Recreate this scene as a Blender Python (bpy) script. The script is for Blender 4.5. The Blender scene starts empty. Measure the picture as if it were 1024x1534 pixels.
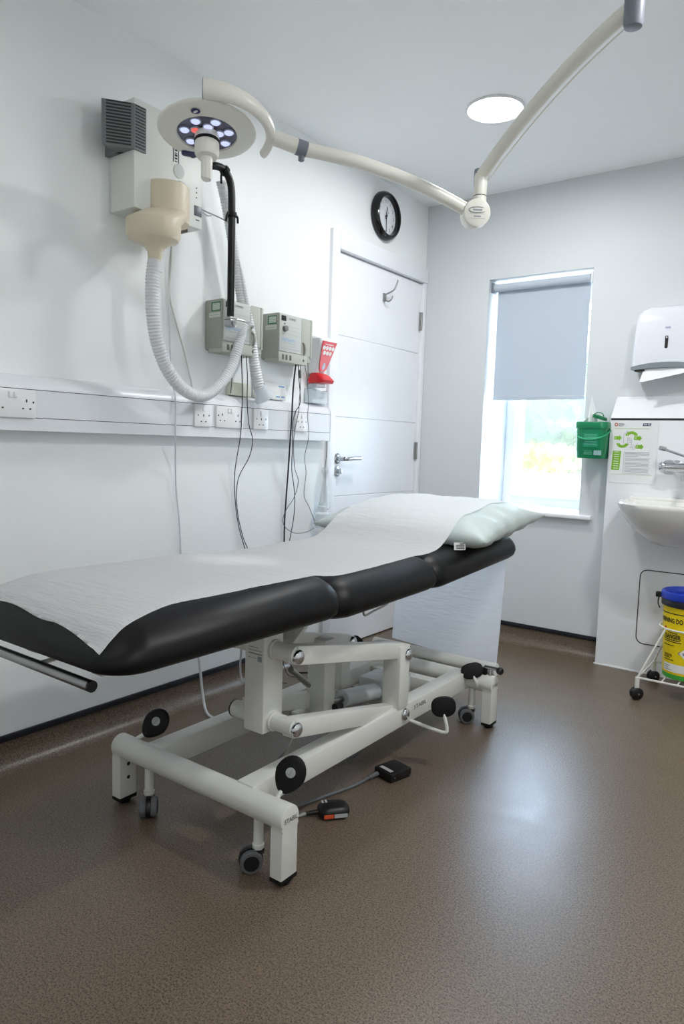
import bpy, bmesh, math, random
from mathutils import Vector as V, Matrix, noise
random.seed(7)
PI = math.pi
sc = bpy.context.scene
COL = sc.collection

# ---------------------------------------------------------------- materials
MATS = {}
def lin(c):
    return tuple(((x/255)/12.92 if x/255 <= .04045 else (((x/255)+.055)/1.055)**2.4) for x in c)
def mat(name, rgb, rough=.5, metal=0, spec=.5, var=.03, vscale=8, bump=0, bscale=60, **kw):
    """principled material with a little procedural colour variation; rgb is 0-255 sRGB"""
    if name in MATS: return MATS[name]
    m = bpy.data.materials.new(name); m.use_nodes = True
    nt = m.node_tree; N = nt.nodes; L = nt.links
    p = N['Principled BSDF']
    c = lin(rgb)
    p.inputs['Roughness'].default_value = rough
    p.inputs['Metallic'].default_value = metal
    p.inputs['Specular IOR Level'].default_value = spec
    tc = N.new('ShaderNodeTexCoord')
    nz = N.new('ShaderNodeTexNoise'); nz.inputs['Scale'].default_value = vscale; nz.inputs['Detail'].default_value = 4
    L.new(tc.outputs['Object'], nz.inputs['Vector'])
    r = N.new('ShaderNodeValToRGB')
    r.color_ramp.elements[0].position = .3; r.color_ramp.elements[1].position = .7
    r.color_ramp.elements[0].color = (*[x*(1-var) for x in c], 1)
    r.color_ramp.elements[1].color = (*[min(1, x*(1+var)) for x in c], 1)
    L.new(nz.outputs['Fac'], r.inputs['Fac']); L.new(r.outputs['Color'], p.inputs['Base Color'])
    if bump:
        n2 = N.new('ShaderNodeTexNoise'); n2.inputs['Scale'].default_value = bscale; n2.inputs['Detail'].default_value = 3
        L.new(tc.outputs['Object'], n2.inputs['Vector'])
        b = N.new('ShaderNodeBump'); b.inputs['Strength'].default_value = bump; b.inputs['Distance'].default_value = .002
        L.new(n2.outputs['Fac'], b.inputs['Height']); L.new(b.outputs['Normal'], p.inputs['Normal'])
    for k, v in kw.items(): p.inputs[k.replace('_', ' ')].default_value = v
    MATS[name] = m
    return m
def emit(name, rgb, s):
    if name in MATS: return MATS[name]
    m = bpy.data.materials.new(name); m.use_nodes = True
    N = m.node_tree.nodes; N.clear()
    e = N.new('ShaderNodeEmission'); o = N.new('ShaderNodeOutputMaterial')
    e.inputs['Color'].default_value = (*lin(rgb), 1); e.inputs['Strength'].default_value = s
    m.node_tree.links.new(e.outputs[0], o.inputs[0]); MATS[name] = m
    return m

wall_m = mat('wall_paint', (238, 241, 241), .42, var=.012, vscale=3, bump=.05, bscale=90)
wall_b = mat('back_wall_paint_dimmed', (212, 216, 218), .5, var=.012, vscale=3, bump=.05, bscale=90)  # darker than the other walls: this wall's dimmer light is put into the colour
ceil_m = mat('ceiling_paint', (248, 250, 250), .9, var=.01)
gloss_white = mat('gloss_white', (233, 235, 238), .28, var=.01)
door_m = mat('door_white', (236, 238, 242), .35, var=.01)
trunk_m = mat('trunking_plastic', (226, 228, 232), .32, var=.01)
socket_m = mat('socket_plastic', (232, 232, 233), .25, var=.01)
dark_m = mat('dark_gap', (26, 27, 30), .6)
strip_m = mat('capping_strip', (22, 25, 34), .4)
steel_w = mat('powder_coated_steel', (219, 219, 213), .32, var=.015, vscale=20)
black_p = mat('black_plastic', (10, 10, 12), .42)
rubber = mat('black_rubber', (7, 7, 8), .55, spec=.3)
grey_rub = mat('grey_tread', (96, 98, 102), .6)
chrome = mat('chrome', (205, 207, 210), .12, 1)
satin = mat('satin_steel', (165, 165, 165), .3, 1)
grey_pl = mat('grey_plastic', (120, 126, 136), .4)
lamp_w = mat('lamp_ivory', (230, 228, 218), .3, var=.01)
ext_w = mat('extractor_shell', (220, 222, 217), .42, var=.015)
beige = mat('beige_housing', (217, 205, 180), .42, var=.02)
grille_m = mat('grille_grey', (112, 117, 118), .5)
grille_d = mat('grille_dark', (38, 40, 42), .7)
unit_m = mat('unit_grey', (176, 178, 168), .5, var=.02)
unit_f = mat('unit_panel', (188, 192, 187), .45, var=.02)
unit_s = mat('unit_side', (160, 162, 152), .55, var=.02)
blue_ink = mat('blue_ink', (120, 160, 205), .5)
navy = mat('navy_ink', (32, 40, 92), .5)
green_ink = mat('green_ink', (60, 120, 80), .5)
paper_w = mat('label_paper', (232, 232, 230), .7)
grey_ink = mat('grey_ink', (150, 153, 160), .7)
black_ink = mat('black_ink', (28, 28, 30), .6)
red_p = mat('red_plastic', (205, 26, 36), .35)
green_b = mat('green_bucket', (0, 128, 82), .35, var=.05)
green_d = mat('green_lid', (0, 108, 66), .35, var=.05)
lime = mat('lime_print', (122, 174, 34), .6)
poster_w = mat('poster_sheet', (226, 228, 228), .3, var=.01)
ceramic = mat('ceramic', (232, 231, 226), .1, var=.005, spec=.7)
yellow_b = mat('yellow_bin', (236, 208, 12), .4, var=.04)
blue_lid = mat('blue_lid', (26, 56, 170), .3)
green_rim = mat('green_base', (60, 165, 60), .4)
wire_w = mat('wire_white', (222, 222, 214), .4)
cord_w = mat('cord_white', (208, 210, 214), .5)
cord_b = mat('cord_beige', (196, 198, 190), .5)
cord_k = mat('cord_black', (26, 28, 34), .5)
cord_g = mat('cord_grey', (92, 96, 98), .5)
leather = mat('black_upholstery', (9, 9, 11), .42, spec=.22, var=.06, bump=.12, bscale=420)
pillow_m = mat('pillow_cover', (186, 197, 194), .5, var=.02, bump=.1, bscale=60)
tissue = mat('tissue', (238, 240, 242), .85, Transmission_Weight=.0)
hoseclear = mat('hose_plastic', (226, 228, 230), .35, var=.01, Alpha=.94)
orange = mat('orange_label', (215, 84, 44), .5)

def floor_material():
    m = bpy.data.materials.new('speckled_vinyl'); m.use_nodes = True
    nt = m.node_tree; N = nt.nodes; L = nt.links; p = N['Principled BSDF']
    tc = N.new('ShaderNodeTexCoord')
    def nz(s, d):
        n = N.new('ShaderNodeTexNoise'); n.inputs['Scale'].default_value = s; n.inputs['Detail'].default_value = d
        L.new(tc.outputs['Object'], n.inputs['Vector']); return n
    def ramp(n, a, b, ca, cb):
        r = N.new('ShaderNodeValToRGB'); e = r.color_ramp.elements
        e[0].position = a; e[1].position = b; e[0].color = (*lin(ca), 1); e[1].color = (*lin(cb), 1)
        L.new(n.outputs['Fac'], r.inputs['Fac']); return r
    base = ramp(nz(210, 2), .36, .64, (90, 76, 62), (120, 106, 90))
    dark = ramp(nz(270, 1), .37, .43, (70, 62, 55), (255, 255, 255))
    light = ramp(nz(420, 1), .66, .72, (0, 0, 0), (58, 52, 46))
    mul = N.new('ShaderNodeMix'); mul.data_type = 'RGBA'; mul.blend_type = 'MULTIPLY'; mul.inputs[0].default_value = .75
    L.new(base.outputs[0], mul.inputs[6]); L.new(dark.outputs[0], mul.inputs[7])
    add = N.new('ShaderNodeMix'); add.data_type = 'RGBA'; add.blend_type = 'ADD'; add.inputs[0].default_value = .8
    L.new(mul.outputs[2], add.inputs[6]); L.new(light.outputs[0], add.inputs[7])
    L.new(add.outputs[2], p.inputs['Base Color'])
    big = N.new('ShaderNodeMapRange'); L.new(nz(9, 4).outputs['Fac'], big.inputs[0])
    big.inputs[3].default_value = .30; big.inputs[4].default_value = .42
    L.new(big.outputs[0], p.inputs['Roughness'])
    b = N.new('ShaderNodeBump'); b.inputs['Strength'].default_value = .10; b.inputs['Distance'].default_value = .0012
    L.new(nz(160, 3).outputs['Fac'], b.inputs['Height']); L.new(b.outputs[0], p.inputs['Normal'])
    p.inputs['Specular IOR Level'].default_value = .5
    return m
floor_m = floor_material()

def crepe_material():
    m = bpy.data.materials.new('crepe_paper'); m.use_nodes = True
    nt = m.node_tree; N = nt.nodes; L = nt.links; p = N['Principled BSDF']
    p.inputs['Base Color'].default_value = (*lin((250, 250, 250)), 1); p.inputs['Roughness'].default_value = .85
    tc = N.new('ShaderNodeTexCoord'); mp = N.new('ShaderNodeMapping')
    mp.inputs['Scale'].default_value = (26, 230, 230)
    L.new(tc.outputs['Object'], mp.inputs['Vector'])
    n = N.new('ShaderNodeTexNoise'); n.inputs['Scale'].default_value = 1; n.inputs['Detail'].default_value = 3
    L.new(mp.outputs[0], n.inputs['Vector'])
    mp2 = N.new('ShaderNodeMapping'); mp2.inputs['Scale'].default_value = (9, 46, 46); L.new(tc.outputs['Object'], mp2.inputs['Vector'])
    n2 = N.new('ShaderNodeTexNoise'); n2.inputs['Scale'].default_value = 1; n2.inputs['Detail'].default_value = 2
    L.new(mp2.outputs[0], n2.inputs['Vector'])
    ad = N.new('ShaderNodeMath'); ad.operation = 'MULTIPLY_ADD'; ad.inputs[1].default_value = 2.2
    L.new(n2.outputs['Fac'], ad.inputs[0]); L.new(n.outputs['Fac'], ad.inputs[2])
    b = N.new('ShaderNodeBump'); b.inputs['Strength'].default_value = .7; b.inputs['Distance'].default_value = .003
    L.new(ad.outputs[0], b.inputs['Height']); L.new(b.outputs[0], p.inputs['Normal'])
    tl = N.new('ShaderNodeBsdfTranslucent'); tl.inputs['Color'].default_value = (*lin((246, 249, 255)), 1); L.new(b.outputs[0], tl.inputs['Normal'])
    mx = N.new('ShaderNodeMixShader'); mx.inputs[0].default_value = .46
    L.new(p.outputs[0], mx.inputs[1]); L.new(tl.outputs[0], mx.inputs[2]); L.new(mx.outputs[0], N['Material Output'].inputs['Surface'])
    return m
crepe = crepe_material()

def glass_material(name, tint, t_mix, rough):
    m = bpy.data.materials.new(name); m.use_nodes = True
    nt = m.node_tree; N = nt.nodes; L = nt.links; N.clear()
    o = N.new('ShaderNodeOutputMaterial'); tr = N.new('ShaderNodeBsdfTransparent'); rf = N.new('ShaderNodeBsdfRefraction')
    tl = N.new('ShaderNodeBsdfTranslucent')
    rf.inputs['Roughness'].default_value = rough; rf.inputs['IOR'].default_value = 1.12
    for s in (tr, rf, tl): s.inputs['Color'].default_value = (*lin(tint), 1)
    a = N.new('ShaderNodeMixShader'); a.inputs[0].default_value = .018
    L.new(rf.outputs[0], a.inputs[1]); L.new(tl.outputs[0], a.inputs[2])
    b = N.new('ShaderNodeMixShader'); b.inputs[0].default_value = t_mix
    tc = N.new('ShaderNodeTexCoord'); nz = N.new('ShaderNodeTexNoise'); nz.inputs['Scale'].default_value = 55
    bp = N.new('ShaderNodeBump'); bp.inputs['Strength'].default_value = .6; bp.inputs['Distance'].default_value = .004
    L.new(tc.outputs['Object'], nz.inputs['Vector']); L.new(nz.outputs['Fac'], bp.inputs['Height']); L.new(bp.outputs[0], rf.inputs['Normal'])
    L.new(a.outputs[0], b.inputs[1]); L.new(tr.outputs[0], b.inputs[2]); L.new(b.outputs[0], o.inputs[0])
    return m
frosted = glass_material('frosted_glass', (248, 250, 248), .3, .10)
def clear_plastic():
    m = bpy.data.materials.new('clear_plastic'); m.use_nodes = True
    nt = m.node_tree; N = nt.nodes; L = nt.links; p = N['Principled BSDF']
    p.inputs['Base Color'].default_value = (*lin((232, 240, 246)), 1); p.inputs['Roughness'].default_value = .15
    p.inputs['Alpha'].default_value = .55
    nz = N.new('ShaderNodeTexNoise'); nz.inputs['Scale'].default_value = 30
    b = N.new('ShaderNodeBump'); b.inputs['Strength'].default_value = .3; L.new(nz.outputs['Fac'], b.inputs['Height']); L.new(b.outputs[0], p.inputs['Normal'])
    return m
clearp = clear_plastic()
def leaf_material(name, a, bcol):
    m = mat(name, a, .6, var=.35, vscale=14)
    return m

# ---------------------------------------------------------------- geometry
class B:
    def __init__(s): s.bm = bmesh.new(); s.mi = 0
    def _new(s, verts, faces, smooth=True):
        vs = [s.bm.verts.new(v) for v in verts]
        fs = []
        for f in faces:
            try: q = s.bm.faces.new([vs[i] for i in f])
            except ValueError: continue
            q.smooth = smooth; q.material_index = s.mi; fs.append(q)
        return vs, fs
    def box(s, x0, x1, y0, y1, z0, z1, bevel=0, seg=2, M=None):
        vv = [(x, y, z) for x in (x0, x1) for y in (y0, y1) for z in (z0, z1)]
        if M: vv = [M @ V(v) for v in vv]
        vs, fs = s._new(vv, [(0, 1, 3, 2), (4, 6, 7, 5), (0, 4, 5, 1), (2, 3, 7, 6), (0, 2, 6, 4), (1, 5, 7, 3)])
        if bevel:
            es = list({e for f in fs for e in f.edges})
            r = bmesh.ops.bevel(s.bm, geom=es, offset=bevel, segments=seg, affect='EDGES', profile=.5, material=-1)
            for f in r['faces']: f.smooth = True; f.material_index = s.mi
        return s
    def beam(s, p0, p1, w, h, up=(0, 0, 1), bevel=.004):
        """rectangular bar from p0 to p1, w across, h along up"""
        p0, p1 = V(p0), V(p1); d = (p1-p0); L = d.length; d.normalize()
        side = d.cross(V(up)).normalized(); u = side.cross(d).normalized()
        M = Matrix((side, d, u)).transposed().to_4x4(); M.translation = p0
        return s.box(-w/2, w/2, 0, L, -h/2, h/2, bevel, 2, M)
    def sweep(s, pts, r, seg=12, caps=True, smooth=True):
        pts = [V(p) for p in pts]; n = len(pts)
        rad = r if hasattr(r, '__len__') else [r]*n
        rings = []; nrm = None
        for i, p in enumerate(pts):
            t = (pts[min(i+1, n-1)]-pts[max(i-1, 0)])
            if t.length < 1e-9: t = V((0, 0, 1))
            t.normalize()
            if nrm is None:
                a = V((0, 0, 1)) if abs(t.z) < .9 else V((1, 0, 0))
                nrm = (a-t*a.dot(t)).normalized()
            else:
                nrm = nrm-t*nrm.dot(t)
                nrm.normalize()
            bn = t.cross(nrm)
            rings.append([p+(nrm*math.cos(2*PI*k/seg)+bn*math.sin(2*PI*k/seg))*rad[i] for k in range(seg)])
        verts = [v for g in rings for v in g]; faces = []
        for i in range(n-1):
            for k in range(seg):
                a = i*seg+k; b = i*seg+(k+1) % seg
                faces.append((a, b, b+seg, a+seg))
        if caps:
            faces.append(tuple(range(seg-1, -1, -1))); faces.append(tuple(range((n-1)*seg, n*seg)))
        s._new(verts, faces, smooth)
        return s
    def cyl(s, p0, p1, r, seg=20, r2=None):
        return s.sweep([p0, p1], [r, r if r2 is None else r2], seg)
    def lathe(s, c, prof, axis=(0, 0, 1), seg=28, caps=True, sx=1, sy=1):
        """prof: list of (radius, height along axis)"""
        ax = V(axis).normalized(); a = V((1, 0, 0)) if abs(ax.x) < .9 else V((0, 1, 0))
        u = (a-ax*a.dot(ax)).normalized(); w = ax.cross(u); c = V(c)
        verts = []
        for (r, h) in prof:
            for k in range(seg):
                t = 2*PI*k/seg
                verts.append(c+ax*h+(u*math.cos(t)*sx+w*math.sin(t)*sy)*max(r, 1e-5))
        faces = []
        for i in range(len(prof)-1):
            for k in range(seg):
                a_ = i*seg+k; b_ = i*seg+(k+1) % seg
                faces.append((a_, b_, b_+seg, a_+seg))
        if caps:
            faces.append(tuple(range(seg-1, -1, -1))); faces.append(tuple(range((len(prof)-1)*seg, len(prof)*seg)))
        s._new(verts, faces)
        return s
    def loft(s, rings, caps=True):
        n = len(rings[0]); verts = [v for g in rings for v in g]; faces = []
        for i in range(len(rings)-1):
            for k in range(n):
                a = i*n+k; b = i*n+(k+1) % n
                faces.append((a, b, b+n, a+n))
        if caps:
            faces.append(tuple(range(n-1, -1, -1))); faces.append(tuple(range((len(rings)-1)*n, len(rings)*n)))
        s._new(verts, faces); return s
    def prism(s, outline, o, u, v, depth, bevel=0, seg=2):
        """outline [(a,b)] in plane o + a*u + b*v, extruded along u x v by depth"""
        o, u, v = V(o), V(u).normalized(), V(v).normalized(); w = u.cross(v)
        n = len(outline)
        vs = [o+u*a+v*b for a, b in outline]; vs += [p+w*depth for p in vs]
        faces = [tuple(range(n-1, -1, -1)), tuple(range(n, 2*n))]
        faces += [(i, (i+1) % n, n+(i+1) % n, n+i) for i in range(n)]
        nv, fs = s._new(vs, faces)
        if bevel:
            es = [e for e in fs[1].edges]
            r = bmesh.ops.bevel(s.bm, geom=es, offset=bevel, segments=seg, affect='EDGES', profile=.5, material=-1)
            for f in r['faces']: f.smooth = True; f.material_index = s.mi
        return s
    def flat(s, outline, o, u, v):
        o, u, v = V(o), V(u), V(v)
        s._new([o+u*a+v*b for a, b in outline], [tuple(range(len(outline)))], False); return s
    def rect(s, a0, a1, b0, b1, o, u, v):
        return s.flat([(a0, b0), (a1, b0), (a1, b1), (a0, b1)], o, u, v)
    def grid(s, fn, nu, nv, closed=False):
        verts = [fn(i/nu, j/nv) for j in range(nv+1) for i in range(nu+1)]
        faces = [(j*(nu+1)+i, j*(nu+1)+i+1, (j+1)*(nu+1)+i+1, (j+1)*(nu+1)+i) for j in range(nv) for i in range(nu)]
        s._new(verts, faces); return s
    def text(s, txt, o, u, v, size, align='CENTER', w=None, bold=0):
        """lettering as mesh, lying in plane (o,u,v)"""
        cu = bpy.data.curves.new('t', 'FONT'); cu.body = txt; cu.size = size; cu.align_x = align; cu.align_y = 'CENTER'
        cu.resolution_u = 3; cu.offset = bold*size
        ob = bpy.data.objects.new('t', cu); COL.objects.link(ob)
        bpy.context.view_layer.update()
        me = bpy.data.meshes.new_from_object(ob)
        o, u, v = V(o), V(u).normalized(), V(v).normalized()
        xs = [q.co.x for q in me.vertices]; k = 1
        if w and xs: k = w/max(max(xs)-min(xs), 1e-6)
        s._new([o+u*(q.co.x*k)+v*q.co.y for q in me.vertices], [tuple(p.vertices) for p in me.polygons], False)
        bpy.data.objects.remove(ob); bpy.data.curves.remove(cu); bpy.data.meshes.remove(me)
        return s
def spline(pts, n=8):
    """catmull-rom through pts"""
    P = [V(p) for p in pts]; P = [P[0]*2-P[1]]+P+[P[-1]*2-P[-2]]; out = []
    for i in range(1, len(P)-2):
        a, b, c, d = P[i-1], P[i], P[i+1], P[i+2]
        for k in range(n):
            t = k/n
            out.append(.5*((2*b)+(c-a)*t+(2*a-5*b+4*c-d)*t*t+(3*b-a-3*c+d)*t**3))
    out.append(P[-2]); return out
def resample(pts, step):
    out = [pts[0].copy()]; acc = 0; last = pts[0].copy()
    for p in pts[1:]:
        while (p-last).length > 1e-9:
            d = (p-last).length
            if acc+d >= step:
                last = last+(p-last)*((step-acc)/d); out.append(last.copy()); acc = 0
            else:
                acc += d; last = p.copy()
    return out
def rring(cx, cy, hw, hl, r, z, n=6):
    """rounded rectangle ring in xy"""
    r = max(min(r, hw-.001, hl-.001), .0005); out = []
    for (sx, sy, a0) in ((1, 1, 0), (-1, 1, PI/2), (-1, -1, PI), (1, -1, 1.5*PI)):
        for k in range(n+1):
            t = a0+k/n*PI/2
            out.append(V((cx+sx*(hw-r)+r*math.cos(t), cy+sy*(hl-r)+r*math.sin(t), z)))
    return out
def rrect2(hw, hh, r, n=6):
    return [(p.x, p.y) for p in rring(0, 0, hw, hh, r, 0, n)]

def base_of(o):
    while o.parent: o = o.parent
    return V(o.location)
def obj(name, b, mats, parent=None, loc=None, angle=40):
    me = bpy.data.meshes.new(name)
    off = base_of(parent) if parent else V(loc or (0, 0, 0))
    if off.length: bmesh.ops.translate(b.bm, verts=b.bm.verts, vec=-off)
    bmesh.ops.recalc_face_normals(b.bm, faces=[f for f in b.bm.faces])
    b.bm.to_mesh(me); b.bm.free()
    me.set_sharp_from_angle(angle=math.radians(angle))
    for m in (mats if isinstance(mats, (list, tuple)) else [mats]): me.materials.append(m)
    o = bpy.data.objects.new(name, me); COL.objects.link(o)
    if parent: o.parent = parent
    else: o.location = off
    return o
def tag(o, label, cat, group=None, kind=None):
    if label: o['label'] = label
    if cat: o['category'] = cat
    if group: o['group'] = group
    if kind: o['kind'] = kind
    return o
def thing(name, label, cat, loc=(0, 0, 0), group=None):
    o = bpy.data.objects.new(name, None); COL.objects.link(o); o.location = loc; o.empty_display_size = .05
    return tag(o, label, cat, group)
def struct(name, b, m, parent=None, label=None):
    o = obj(name, b, m, parent)
    if not parent: o['kind'] = 'structure'
    if label: o['label'] = label
    return o

X, Y, Z = V((1, 0, 0)), V((0, 1, 0)), V((0, 0, 1))
BW = 3.655           # back wall plane
H = 2.43
RX, FY = 3.25, -.75  # right wall and front wall (behind the camera)

# ---------------------------------------------------------------- the room
b = B(); b.box(-.3, RX+.2, FY-.2, 4.1, -.12, 0)
def cove(b, pts2, along, a0, a1, axis):
    ring = lambda a: [V((p[0], a, p[1])) if axis == 'y' else V((a, BW-p[0], p[1])) for p in pts2]
    r0, r1 = ring(a0), ring(a1); n = len(pts2)
    b._new(r0+r1, [(i, i+1, n+i+1, n+i) for i in range(n-1)])
prof = [(.002, .1)]+[(.002+.055*(1-math.cos(t)), .056-.055*math.sin(t)) for t in [k/10*PI/2 for k in range(11)]]
prof = [(.003, .1), (.003, .056)]+[(.003+.055*(1-math.cos(t)), .056-.0555*math.sin(t)) for t in [k/12*PI/2 for k in range(1, 13)]]
cove(b, prof, None, FY, 2.742, 'y')
cove(b, prof, None, .02, 1.118, 'x')
cove(b, [(p[0]+0, p[1]) for p in prof], None, .02, .02, 'x')
struct('floor', b, floor_m)
b = B(); b.box(-.3, RX+.2, FY-.2, 4.1, H, H+.1); struct('ceiling', b, ceil_m)
b = B()
b.box(-.2, 0, FY-.2, 2.79, 0, H); b.box(-.2, 0, 2.79, 3.632, 2.005, H); b.box(-.2, 0, 3.632, 4.1, 0, H); b.box(-.2, -.09, 2.79, 3.632, 0, 2.005)
struct('wall_left', b, wall_m)
WX0, WX1, WZ0, WZ1 = .40, .963, .735, 1.978
b = B()
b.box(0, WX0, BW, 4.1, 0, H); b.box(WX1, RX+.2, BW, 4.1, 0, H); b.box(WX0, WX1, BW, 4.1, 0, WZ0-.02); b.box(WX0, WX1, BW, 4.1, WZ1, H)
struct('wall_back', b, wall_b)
b = B(); b.box(RX, RX+.2, FY-.2, 4.1, 0, H); struct('wall_right', b, wall_m)
b = B(); b.box(-.2, RX+.2, FY-.2, FY, 0, H); struct('wall_front', b, wall_m)
b = B(); b.box(0, .009, FY, 2.738, .09, .112, .002); struct('baseboard_left', b, strip_m)
b = B(); b.box(.03, 1.118, BW-.009, BW, .09, .112, .002); struct('baseboard_back', b, strip_m)

# door in the left wall
door = thing('door_1', None, None, (0, 3.2, 0)); door['kind'] = 'structure'
b = B()
zz = [.006, .397, .797, 1.196, 1.596, 1.992]
for i in range(5):
    b.box(-.05, -.006, 2.806, 3.617, zz[i]+(.0012 if i else 0), zz[i+1]-(.0012 if i < 4 else 0), .0025, 1)
b.box(-.048, -.0095, 2.808, 3.615, .01, 1.99)
struct('door_leaf', b, door_m, door)
b = B()
b.box(-.06, .0201, 2.741, 2.803, 0, 2.082, .005); b.box(-.06, .02, 2.8025, 3.654, 1.997, 2.082, .005); b.box(-.06, .012, 3.62, 3.654, 0, 2.0, .003)
struct('door_frame', b, door_m, door)
b = B(); b.lathe((-.006, 2.852, .988), [(.027, 0), (.027, .006), (.022, .010), (.011, .011), (.011, .05)], X)
b.sweep(spline([(.044, 2.852, .988), (.052, 2.862, .988), (.053, 2.90, .990), (.053, 2.975, .992)], 6), .0105, 12)
struct('door_handle', b, chrome, door)
b = B(); b.lathe((-.006, 2.852, .925), [(.027, 0), (.027, .006), (.02, .009), (.012, .009)], X); b.box(.0, .026, 2.846, 2.860, .912, .938, .003)
struct('thumb_turn', b, chrome, door)
for z in (1.78, 1.035):
    b = B(); b.cyl((.004, 3.619, z-.05), (.004, 3.619, z+.05), .0075, 12); b.box(-.004, .003, 3.604, 3.634, z-.05, z+.05)
    for k in (-.017, .017): b.cyl((.004, 3.619, z+k-.001), (.004, 3.619, z+k+.001), .0082, 12)
    struct('hinge', b, satin, door)
hook = thing('coat_hook', 'chrome double coat hook screwed high on the white door', 'hook', (0, 3.23, 1.83))
b = B(); b.box(-.0065, .004, 3.218, 3.242, 1.825, 1.868, .003); obj('back_plate', b, satin, hook)
b = B(); b.sweep(spline([(.003, 3.23, 1.860), (.02, 3.235, 1.868), (.045, 3.25, 1.885), (.056, 3.26, 1.92), (.058, 3.263, 1.935)], 6), [.0042]*24+[.0055], 10); obj('long_prong', b, satin, hook)
b = B(); b.sweep(spline([(.003, 3.23, 1.835), (.02, 3.234, 1.824), (.036, 3.24, 1.834), (.04, 3.245, 1.853)], 6), .004, 10); obj('short_prong', b, satin, hook)

# window in the back wall
win = thing('window_1', None, None, (.68, 3.97, WZ0)); win['kind'] = 'structure'
upvc = mat('upvc_white', (240, 241, 243), .3, var=.005)
b = B()
f0, f1 = 3.975, 4.045
for (a0, a1, c0, c1) in ((WX0, WX0+.055, WZ0, WZ1), (WX1-.055, WX1, WZ0, WZ1), (WX0+.05, WX1-.05, WZ0, WZ0+.055), (WX0+.05, WX1-.05, WZ1-.055, WZ1)):
    b.box(a0, a1, f0, f1, c0, c1, .006)
struct('window_frame', b, upvc, win)
b = B()
for (a0, a1, c0, c1) in ((WX0+.05, WX0+.095, WZ0+.05, WZ1-.05), (WX1-.095, WX1-.05, WZ0+.05, WZ1-.05), (WX0+.09, WX1-.09, WZ0+.05, WZ0+.095), (WX0+.09, WX1-.09, WZ1-.095, WZ1-.05)):
    b.box(a0, a1, f0-.012, f1-.01, c0, c1, .008)
struct('sash', b, upvc, win)
b = B(); b.box(.62, .64, f0-.03, f0-.01, WZ0+.06, WZ0+.08, .004); b.box(.6, .70, f0-.042, f0-.028, WZ0+.064, WZ0+.078, .005); struct('sash_handle', b, upvc, win)
b = B(); b.box(WX0+.085, WX1-.085, 4.008, 4.012, WZ0+.085, WZ1-.085); struct('pane', b, frosted, win)
b = B(); b.box(WX0, WX1, BW, 3.98, WZ0-.02, WZ0); b.box(WX0-.06, WX1+.07, BW-.035, BW, WZ0-.022, WZ0, .006); struct('window_sill', b, upvc, win)

blind = thing('roller_blind', 'pale grey roller blind pulled halfway down over the window', 'blind', (.68, 3.72, 1.92))
blind_m = bpy.data.materials.new('blind_fabric'); blind_m.use_nodes = True
nt = blind_m.node_tree; p_ = nt.nodes['Principled BSDF']; p_.inputs['Base Color'].default_value = (*lin((196, 204, 214)), 1); p_.inputs['Roughness'].default_value = .8
nz_ = nt.nodes.new('ShaderNodeTexNoise'); nz_.inputs['Scale'].default_value = 500; bp_ = nt.nodes.new('ShaderNodeBump'); bp_.inputs['Strength'].default_value = .15; bp_.inputs['Distance'].default_value = .001
tl_ = nt.nodes.new('ShaderNodeBsdfTranslucent'); tl_.inputs['Color'].default_value = (*lin((200, 208, 218)), 1); mx_ = nt.nodes.new('ShaderNodeMixShader'); mx_.inputs[0].default_value = .08
nt.links.new(p_.outputs[0], mx_.inputs[1]); nt.links.new(tl_.outputs[0], mx_.inputs[2]); nt.links.new(mx_.outputs[0], nt.nodes['Material Output'].inputs['Surface'])
nt.links.new(nz_.outputs['Fac'], bp_.inputs['Height']); nt.links.new(bp_.outputs[0], p_.inputs['Normal'])
b = B(); b.cyl((.415, 3.705, 1.94), (.938, 3.705, 1.94), .021, 24); obj('roller_tube', b, blind_m, blind)
b = B(); b.box(.424, .932, 3.7245, 3.7255, 1.336, 1.94); obj('fabric', b, blind_m, blind)
b = B(); b.box(.424, .932, 3.720, 3.730, 1.330, 1.352, .004); obj('bottom_bar', b, blind_m, blind)
for x in (.403, .942):
    b = B(); b.box(x, x+.012, 3.68, 3.73, 1.912, 1.968, .003); obj('bracket', b, grey_pl if x < .5 else upvc, blind)
b = B(); b.sweep([(.948, 3.70, 1.93), (.950, 3.70, 1.3), (.950, 3.70, .98)], .002, 6); b.sweep([(.948, 3.715, 1.93), (.950, 3.715, 1.3), (.950, 3.70, .98)], .002, 6); obj('pull_chain', b, cord_w, blind)

# boxed-in pipe duct on the right
BX, BY = 1.118, 3.564
duct = thing('trim_1', 'white boxed-in pipe duct with sloping top behind the basin', None, (BX, BY, 0)); duct['kind'] = 'structure'
b = B(); b.box(BX, RX, BY, BW, 0, 1.216, .002, 1); obj('duct_panel', b, gloss_white, duct)
b = B(); b.prism([(.004, 1.226), (BW-BY, 1.226), (BW-BY, 1.335), (.004, 1.2285)], (RX, BY, 0), Y, Z, -(RX-BX)); obj('sloping_cap', b, gloss_white, duct, angle=15)
b = B(); b.box(BX+.002, RX, BY+.003, BW, 1.216, 1.2262); obj('shadow_gap', b, dark_m, duct)
b = B(); b.box(BX-.004, RX, BY-.004, BY+.002, 0, .006); obj('sealant_bead', b, gloss_white, duct)
b = B()
ol = [(x_+1.64, z_+.325) for x_, z_ in rrect2(.335, .18, .035, 8)]
b.sweep([(x_, BY-.0005, z_) for x_, z_ in ol]+[(ol[0][0], BY-.0005, ol[0][1])], .0022, 6, False); obj('access_panel_joint', b, dark_m, duct)

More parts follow.
